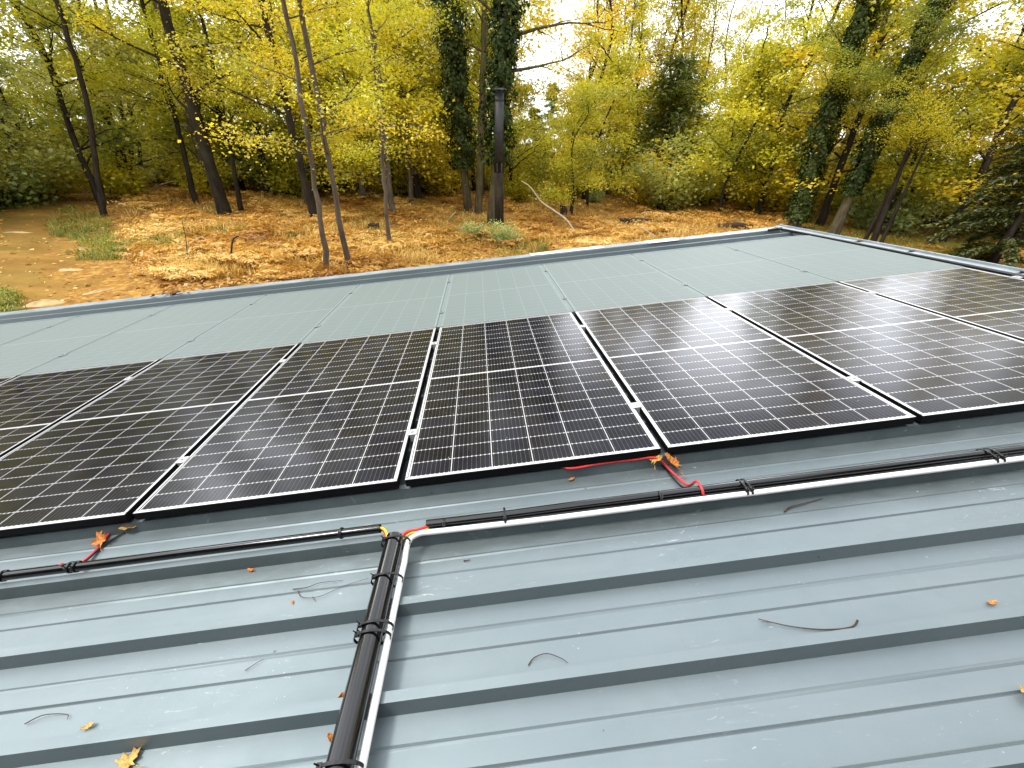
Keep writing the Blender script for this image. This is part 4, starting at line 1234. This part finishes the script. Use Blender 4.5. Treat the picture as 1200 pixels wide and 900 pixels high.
def bracken(pts, g):
    me1 = []; hue1 = []
    n = len(pts); tall = .36 * (1 + .55 * np.sin(pts[:, 0] * 1.9 + 2 * np.sin(pts[:, 1] * .9)) * np.sin(pts[:, 1] * 1.5)) * g.uniform(.6, 1.3, n)
    tint = .58 + .28 * np.sin(pts[:, 0] * .75 + 1) * np.cos(pts[:, 1] * .6) + .16 * np.sin(pts[:, 0] * 2.7) * np.sin(pts[:, 1] * 2.1 + 1)
    per = 5                                                        # arching frond = stalk with leaflets left and right
    B = np.repeat(pts, per, 0); H = np.repeat(tall, per) * g.uniform(.6, 1.2, n * per); t0 = np.repeat(tint, per) + g.normal(0, .12, n * per)
    a = g.uniform(0, 6.283, n * per); D = np.stack([np.cos(a), np.sin(a), np.zeros(n * per)], 1); Z = np.array([0, 0, 1.0])
    for f in (.3, .55, .75, .9, 1.05):
        for sd_ in (-1, 1):
            C = B + D * (H * f * 1.05)[:, None] + Z * (H * (1.15 * f - .62 * f * f))[:, None] + g.normal(0, .02, (n * per, 3))
            S_ = np.cross(D, Z) * sd_; ln = H * (.62 - .40 * f) * g.uniform(.7, 1.3, n * per)
            C = C + S_ * (ln * .45)[:, None]
            N = unit(Z + D * .5 * f + g.normal(0, .3, (n * per, 3)))
            me1.append(cards(C, N, S_ + D * .5, ln, ln * .34)); hue1.append(t0 + g.normal(0, .07, n * per))
    return np_quads('dry_bracken', np.concatenate(me1), M['bracken'], np.clip(np.concatenate(hue1), 0, 1))


tag(link('dry_bracken', bracken(pts, rng)), 'knee-high dry orange bracken covering the ground beyond the eave', 'bracken', kind='stuff')


def gkeep(u, v):
    e = lambda cx, cy, rx, ry: ((u - cx) / rx) ** 2 + ((v - cy) / ry) ** 2 < 1
    return (e(92, 262, 38, 20) or e(150, 285, 55, 15) or e(205, 291, 45, 11) or e(120, 300, 40, 6) or (e(500, 262, 90, 24) and math.sin(u * .21) * math.sin(v * .6) > .3) or (e(330, 280, 90, 20) and math.sin(u * .17) * math.sin(v * .5 + 1) > .45) or e(8, 356, 14, 16) or e(10, 240, 60, 7) or e(590, 288, 55, 16) or e(430, 222, 60, 5)
            or (u > 600 and u < 930 and 212 < v < 238 and v < 232 + 4 * math.sin(u * .05)) or (u > 940 and 225 < v < 300) or e(300, 275, 40, 8))


pts = scatter_px(1500, 150, 925, 218, 330, rng, lambda u, v: v < eave_v(u) + 10 and not lumps(u + 20, v + 4))
pts = np.array([p for p in pts if not in_path(p[0], p[1])])
tag(link('dry_grass', fronds(pts, rng, .26, .020, 8, 'dry_grass', M['bracken'], .78, lean=.8)), 'straw coloured dry grass between the bracken clumps', 'dry grass', kind='stuff')
pts = scatter_px(5200, -20, 1180, 205, 372, rng, gkeep)
tag(link('grass', fronds(pts, rng, .18, .022, 8, 'grass', M['grass'], .45, lean=.7)), 'green grass patches by the path and under the trees', 'grass', kind='stuff')

# ------------------------------------------------------------------ the flue pipe and small things on the ground
pb_ = on(585, 268)
fp = empty('flue_pipe', 'tall black flue pipe with flat rain cap before the ivy trunk', 'flue pipe', Matrix.Translation(pb_))
top = at_dist(585, 108, pb_); hp = top.z - pb_.z
dep = float(np.dot(np.array(pb_) - CW, fw)); pr = 9.0 / F * dep / 2
lean = (top.x - pb_.x) / hp, (top.y - pb_.y) / hp
def pp(z): return (lean[0] * z, lean[1] * z, z)
b = MB(); b.tube([pp(-.2), pp(hp * .46)], pr * 1.15, 20); b.build('lower_tube', M['bark'], fp, None, True)
b = MB(); b.tube([pp(hp * .462), pp(hp)], pr, 20); b.build('upper_tube', M['iron'], fp, None, True)
b = MB(); b.tube([pp(hp * .45), pp(hp * .452), pp(hp * .52), pp(hp * .522)], [pr * 1.1, pr * 1.24, pr * 1.24, pr * 1.02], 20); b.build('collar', M['black'], fp, None, False)
b = MB()
for z, r1 in ((.74, 1.07), (.95, 1.07)): b.tube([pp(hp * z - .03), pp(hp * z - .0299), pp(hp * z + .03), pp(hp * z + .0301)], [pr, pr * r1, pr * r1, pr], 20)
b.build('joint_band', M['iron'], fp)
b = MB(); b.tube([pp(hp + .06), pp(hp + .062), pp(hp + .12), pp(hp + .16)], [pr * .8, pr * 1.65, pr * 1.6, pr * .3], 24)
for i in range(4):
    a = PI / 4 + i * PI / 2; q = Vector((math.cos(a) * pr * .8, math.sin(a) * pr * .8, 0)); b.tube([Vector(pp(hp - .02)) + q, Vector(pp(hp + .07)) + q], .012, 5)
b.build('rain_cap', M['black'], fp)


def ground_tube(name, label, cat, pxs, r0, r1, mat, lift=None, base=None):
    p0 = on(*pxs[0]) if base is None else base
    P = [Vector((0, 0, -.05))]
    for (u, v) in pxs[1:]: P.append(at_dist(u, v, p0) - p0)
    b = MB(); Q = cat_rom(P, 5); n = len(Q)
    b.tube(Q, [r0 + (r1 - r0) * i / (n - 1) for i in range(n)], 7)
    o = b.build(name, mat, None, Matrix.Translation(p0), True); return tag(o, label, cat)


ground_tube('dead_branch', 'pale bare dead branch stuck in the bracken right of the flue pipe', 'branch', [(677, 276), (664, 258), (648, 246), (634, 236), (622, 220), (611, 212)], .05, .018, M['ptwig'])
ground_tube('dead_sapling', 'thin bent pale stem standing behind the dead branch', 'branch', [(619, 215), (618, 196), (615, 186), (607, 178)], .05, .02, M['ptwig'])
ground_tube('bare_stalk', 'thin grey leafless stalk on the orange litter at left', 'stalk', [(219, 304), (218, 282), (214, 262), (213, 258)], .016, .006, M['barkp'])
ground_tube('fallen_branch', 'short pale stick poking up from bracken left of the flue pipe', 'branch', [(525, 257), (530, 252), (534, 249)], .03, .02, M['ptwig'])
ground_tube('fallen_branch', 'pale stick lying in bracken near the eave left of centre', 'branch', [(493, 300), (500, 302), (508, 306)], .03, .02, M['ptwig'])
ground_tube('fallen_branch', 'thin upright pale stick by the log right of centre', 'branch', [(754, 262), (755, 252), (756, 246)], .025, .015, M['ptwig'])
ground_tube('fallen_branch', 'pale stick lying on the bracken below the log', 'branch', [(770, 277), (760, 272), (750, 266)], .03, .02, M['ptwig'])
ground_tube('dead_branch', 'pale fallen bough lying across the litter left of the oak', 'branch', [(176, 221), (190, 216), (205, 212)], .05, .03, M['ptwig'])

ps = on(269, 309)
st = empty('trail_marker', 'black hooked stake with a small dark box at its foot', 'stake', Matrix.Translation(ps))
h_ = (at_dist(273, 280, ps) - ps); b = MB(); b.tube(cat_rom([Vector((0, 0, -.1)), h_ * .5, h_ * .95, h_ + Vector((.09, 0, .05)), h_ + Vector((.17, .02, .09))], 4), .026, 8); b.build('stake', M['black'], st, None, True)
b = MB(); b.box(-.34, -.10, -.10, .08, .02, .20); q = b.build('box', M['stump'], st); q.modifiers.new('bevel', 'BEVEL').width = .02
b = MB(); b.tube([(-.28, -.05, .2), (-.24, -.05, .29), (-.15, -.04, .27), (-.12, 0, .2)], .03, 7); b.build('pale_strap', M['ptwig'], st, None, True)


def lump(name, label, cat, u, v, sx, sy, sz, mat, seed, sub=3):
    p = on(u, v); g = random.Random(seed); b = MB(); n, k = 18, 9; ph = [g.uniform(0, 6) for _ in range(6)]
    def fn(a, c):
        th = a * 2 * PI; f = c * PI / 2; rr = 1 + .16 * math.sin(3 * th + ph[0]) + .12 * math.sin(5 * th + ph[1] + 3 * f) + .10 * math.sin(7 * f + ph[2])
        return (sx * rr * math.cos(th) * math.cos(f), sy * rr * math.sin(th) * math.cos(f), -.06 + (sz + .06) * math.sin(f) * (1 + .1 * math.sin(4 * th + ph[3])))
    b.grid(fn, n, k); o = b.build(name, mat, None, Matrix.Translation(p) @ Euler((0, 0, g.uniform(0, 6))).to_matrix().to_4x4(), True)
    return tag(o, label, cat)


lump('rock', 'broad pale flat rock beside the path just beyond the eave', 'rock', 53, 357, .34, .26, .10, M['rock'], 1)
lump('rock', 'long low pale rock on the path right of the broad one', 'rock', 118, 343, .50, .16, .06, M['rock'], 2)
lump('rock', 'small pale rock in the middle of the path', 'rock', 82, 317, .40, .16, .05, M['rock'], 3)
lump('rock', 'flat pale rock between the path and the grass', 'rock', 98, 293, .60, .15, .05, M['rock'], 4)
lump('rock', 'narrow pale rock at the far left of the path', 'rock', 20, 273, .60, .16, .05, M['rock'], 5)


def stump(label, u, v, r, h, seed, tilt=0):
    p = on(u, v); g = random.Random(seed); b = MB(); n = 14
    rad = lambda j, z: r * (1 + .18 * math.sin(3 * j + seed) + .3 * (1 - z) ** 3)
    vs = []
    for z in (0, .3, .7, 1):
        for j in range(n):
            a = 2 * PI * j / n; q = rad(a, z); vs.append((q * math.cos(a) + tilt * z * h, q * math.sin(a), z * h * (1 if z < 1 else g.uniform(.75, 1.15)) - (.08 if z == 0 else 0)))
    vs.append((tilt * h, 0, h * .7)); fs = []
    for i in range(3): fs += [(i * n + j, i * n + (j + 1) % n, (i + 1) * n + (j + 1) % n, (i + 1) * n + j) for j in range(n)]
    fs += [(3 * n + j, 3 * n + (j + 1) % n, 4 * n) for j in range(n)]
    b.add(vs, fs); tag(b.build('tree_stump', M['stump'], None, Matrix.Translation(p)), label, 'stump')


stump('dark broken stump in the bracken right of the dead branch', 661, 252, .20, .55, 1, -.2)
stump('small dark stump in the bracken by the very thin young tree', 438, 268, .22, .22, 2)
stump('low dark stump right of the pale forked trunk', 396, 280, .12, .2, 3)
pl = on(752, 263); b = MB(); b.tube([(-1.3, .1, .12), (-.6, 0, .16), (.3, -.05, .15), (1.2, .1, .10)], [.16, .19, .18, .12], 12)
tag(b.build('fallen_log', M['stump'], None, Matrix.Translation(pl), True), 'dark rotten log half hidden in bracken right of centre', 'log')
pl = on(862, 268); b = MB(); b.tube([(-1.0, .05, .10), (0, 0, .16), (.9, -.02, .12)], [.14, .18, .13], 12)
tag(b.build('fallen_log', M['stump'], None, Matrix.Translation(pl), True), 'russet rotten log close to the far roof corner', 'log')

T = Tree(160); q = on(1083, 276); P, rr = T.stem([Vector((0, 0, 0)), Vector((.03, 0, .7)), Vector((.10, 0, 1.4)), Vector((.2, .02, 2.1))], .022, .006, 6, 1.1)
for k in range(7): T.limb(P[6 + k], (T.r.uniform(-1, 1), T.r.uniform(-1, 1), .4), .55, .006, 2)
V, C = leaf_cloud(np.array(T.tw), T.g, 260, .13, .10)
build_tree('sapling', 'thin sapling with a few pale leaves left of the big conifer', 'tree', q, T, (V, np.clip(T.g.normal(.9, .1, len(C)), 0, 1)), BP, M['sh'])
